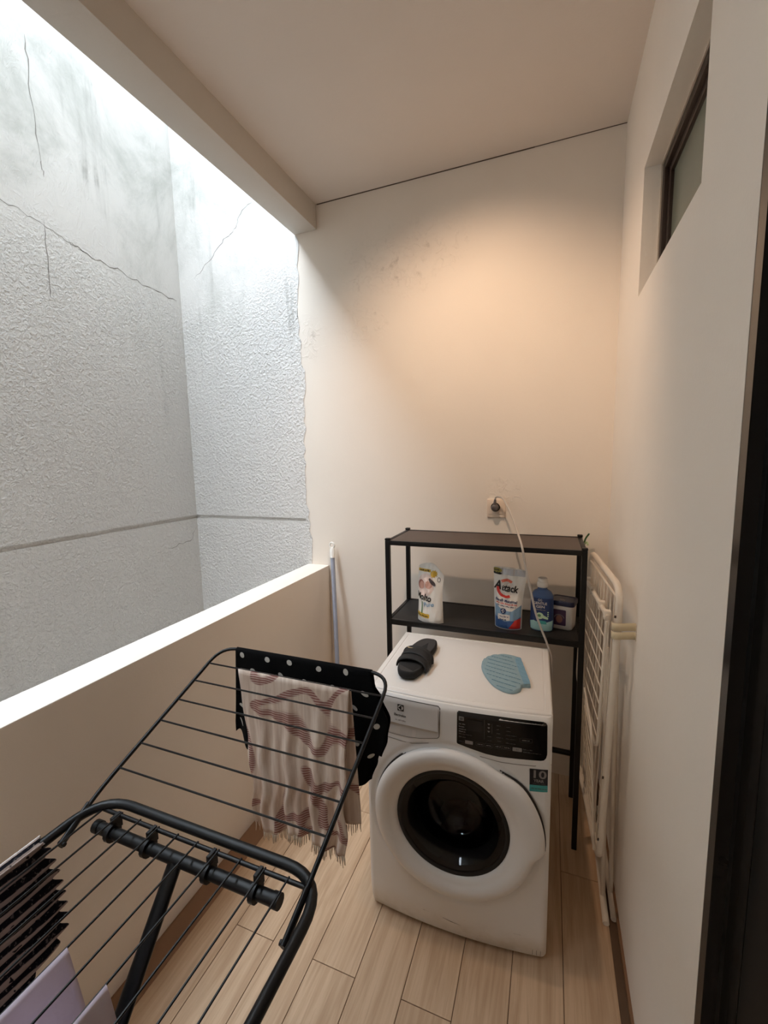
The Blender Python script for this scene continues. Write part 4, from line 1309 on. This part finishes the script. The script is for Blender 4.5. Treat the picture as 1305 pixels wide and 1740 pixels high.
# striped knit over the left rail, near the camera
stp = thing('striped_cloth', 'dark striped knit cloth draped over the left rail of the drying rack', 'cloth', (0, 0, 0))
def stf(u, v):
    """u along the rail (0 far edge), v 0 top inside fold -> 1 hem"""
    d = v*0.30
    yfar = 0.448+0.020*sin(v*3.0)-0.012*v+0.006*sin(v*11*2*pi+3.1)
    if v > 0.70: yfar -= 0.16*((v-0.70)/0.30)**2.0
    y = yfar-u*0.50
    z = 0.912-d+0.05*v*v*(1-u)-0.03*v*u
    x = -0.884+0.010*v+0.0045*sin(v*11*2*pi+3.4)*(0.6+0.4*cos(u*9))*min(1, v*8)+0.012*v*sin(u*10+1)
    return Vector((x, y, z))
grid('inner_flap', stf, 60, 110, 'striped', stp, uvfn=lambda u, v: (u*6, v*11+0.4*sin(u*5)*v), thick=0.003)
def fold(u, v):
    a = v*pi*0.62
    return Vector((RX0+0.0125*cos(a), 0.447-u*0.50+0.004*sin(v*9), 0.9015+0.0125*sin(a)))
grid('fold', fold, 30, 10, 'striped', stp, uvfn=lambda u, v: (u*6, 0.55-v*1.6), thick=0.003)
def sto(u, v):
    y = 0.452-u*0.50+0.006*sin(v*9)
    a = pi*0.62+min(1, v/0.25)*pi*0.38
    d = max(0, v-0.25)/0.75*0.2
    return Vector((RX0+0.0135*cos(a)-0.01*d, y, 0.9015+0.0135*sin(a)-d))
grid('outer_flap', sto, 40, 30, 'offwhite_cloth', stp, thick=0.003)

# two lavender cloths over single wires
def lav(name, label, x0, yfar, drop, seed):
    t = thing(name, label, 'cloth', (0, 0, 0))
    def f(u, v):
        side = -1 if v < 0.5 else 1
        d = abs(v-0.5)*2*drop
        o = min(1, d/0.2)
        w = 0.004+0.020*o
        y = yfar-u*0.36+0.012*o*(1-u)
        x = x0+side*min(w, 0.0028+d*0.35)+0.007*o*sin(u*11+seed+side)
        z = 0.8995-(d if d > 0.006 else d*0.5)
        return Vector((x, y, z))
    grid('cloth_sheet', f, 40, 60, 'lavender', t, thick=0.002)
    return t
lav('lavender_cloth', 'lavender cloth over the wire beside the striped knit on the black rack', -0.667, 0.349, 0.30, 0.0)
lav('lavender_cloth', 'lavender cloth nearest the right rail of the black rack, at the bottom edge', -0.566, 0.337, 0.28, 2.0)

# ------------------------------------------------------------------ white folded drying rack against the right wall
WRK = thing('folded_drying_rack', 'white wire drying rack folded flat and stood against the right wall', 'drying rack', (0, 0, 0))
def wr(s, z, off=0.0):
    """s 0 near edge .. 1 far edge; frame plane leans a little"""
    return Vector((0.190+0.024*(z-0.24)/0.95-0.038*s+off, 1.482+0.54*s, z))
fr_pts = fillet([wr(0, 0.235), wr(0, 1.205), wr(1, 1.205), wr(1, 0.235)], 0.07, 7, True)
wfr = tube('frame', fr_pts, 0.0115, 'white_coat', WRK, 10, True)
for z in (1.115, 0.33, 0.56):
    p = wr(0, z, -0.008)
    tube('rivet', [p+Vector((-0.004, -0.0105, 0)), p+Vector((-0.0005, -0.0120, 0))], 0.0042, 'rust', wfr, 8)
tube('cross_rod', [wr(0.03, 1.17, -0.004), wr(0.97, 1.17, -0.004)], 0.004, 'white_coat', WRK, 6)
tube('cross_rod', [wr(0.03, 0.27, -0.004), wr(0.97, 0.27, -0.004)], 0.004, 'white_coat', WRK, 6)
for k in range(9):
    s = 0.09+0.82*k/8
    tube('wire', [wr(s, 0.27, -0.004), wr(s, 1.172, -0.004)], 0.0022, 'white_coat', WRK, 6)
wb = tube('hinge_bar', [wr(0.06, 1.095, -0.022), wr(0.94, 1.095, -0.022)], 0.008, 'white_coat', WRK, 8)
for s in (0.10, 0.28, 0.62, 0.85):
    c = wr(s, 1.095, -0.020)
    box('clip', c-Vector((0.012, 0.012, 0.014)), c+Vector((0.010, 0.012, 0.018)), 'white_coat', wb, 0.003)
# upper wing lying flat over the frame
def w1(s, z): return wr(0.02+0.95*s, z, -0.030)
wg1 = tube('wing_frame', fillet([w1(0, 1.09), w1(0, 0.635), w1(1, 0.635), w1(1, 1.09)], 0.05, 6), 0.0042, 'white_coat', WRK, 8)
for k in range(7):
    z = 1.03-k*0.059
    tube('wire', [w1(0, z), w1(1, z)], 0.0021, 'white_coat', wg1, 6)
# lower wing tilted a little into the room
def w2(s, z): return Vector((0.174-0.024*(z-0.25)/0.46-0.006*s, 1.500+0.50*s, z))
wg2 = tube('wing_frame', fillet([w2(0, 0.262), w2(0, 0.712), w2(1, 0.712), w2(1, 0.262)], 0.05, 6), 0.0042, 'white_coat', WRK, 8)
for k in range(7):
    z = 0.665-k*0.059
    tube('wire', [w2(0, z), w2(1, z)], 0.0021, 'white_coat', wg2, 6)
# folded legs with their foot bars on the floor
for x, xt, y0 in ((0.219, 0.200, 1.478), (0.247, 0.232, 1.502)):
    tube('leg', fillet([(xt, 1.62, 0.95), (x, y0+0.10, 0.0105), (x, y0+0.10, 0.0105)], 0.01), 0.0085, 'white_coat', WRK, 8)
    tube('leg', [(xt, 1.90, 0.95), (x, 1.92, 0.0105)], 0.0085, 'white_coat', WRK, 8)
    fbm = tube('foot_bar', [(x, y0, 0.0105), (x, 2.02, 0.0105)], 0.0095, 'white_coat', WRK, 8, flat=(1.15, 1.0))
# tape strap holding it to the wall
tp = thing('tape_strap', 'yellowed tape strap fixing the folded white rack to the right wall', 'tape', (0, 0, 0))
for z0, z1 in ((1.068, 1.093), (1.040, 1.064)):
    def tf(u, v, z0=z0, z1=z1):
        P = [(XR-0.0008, 1.462), (XR-0.0012, 1.478), (0.232, 1.472), (0.214, 1.4665), (0.203, 1.4685), (0.1965, 1.4755), (0.194, 1.486)]
        q = catmull([(a, b, 0) for a, b in P], 5)
        i = min(len(q)-1, int(round(u*(len(q)-1))))
        return Vector((q[i].x, q[i].y, z0+(z1-z0)*v+0.006*(1-u)))
    grid('tape_strip', tf, 30, 2, 'tape', tp, thick=0.0008)
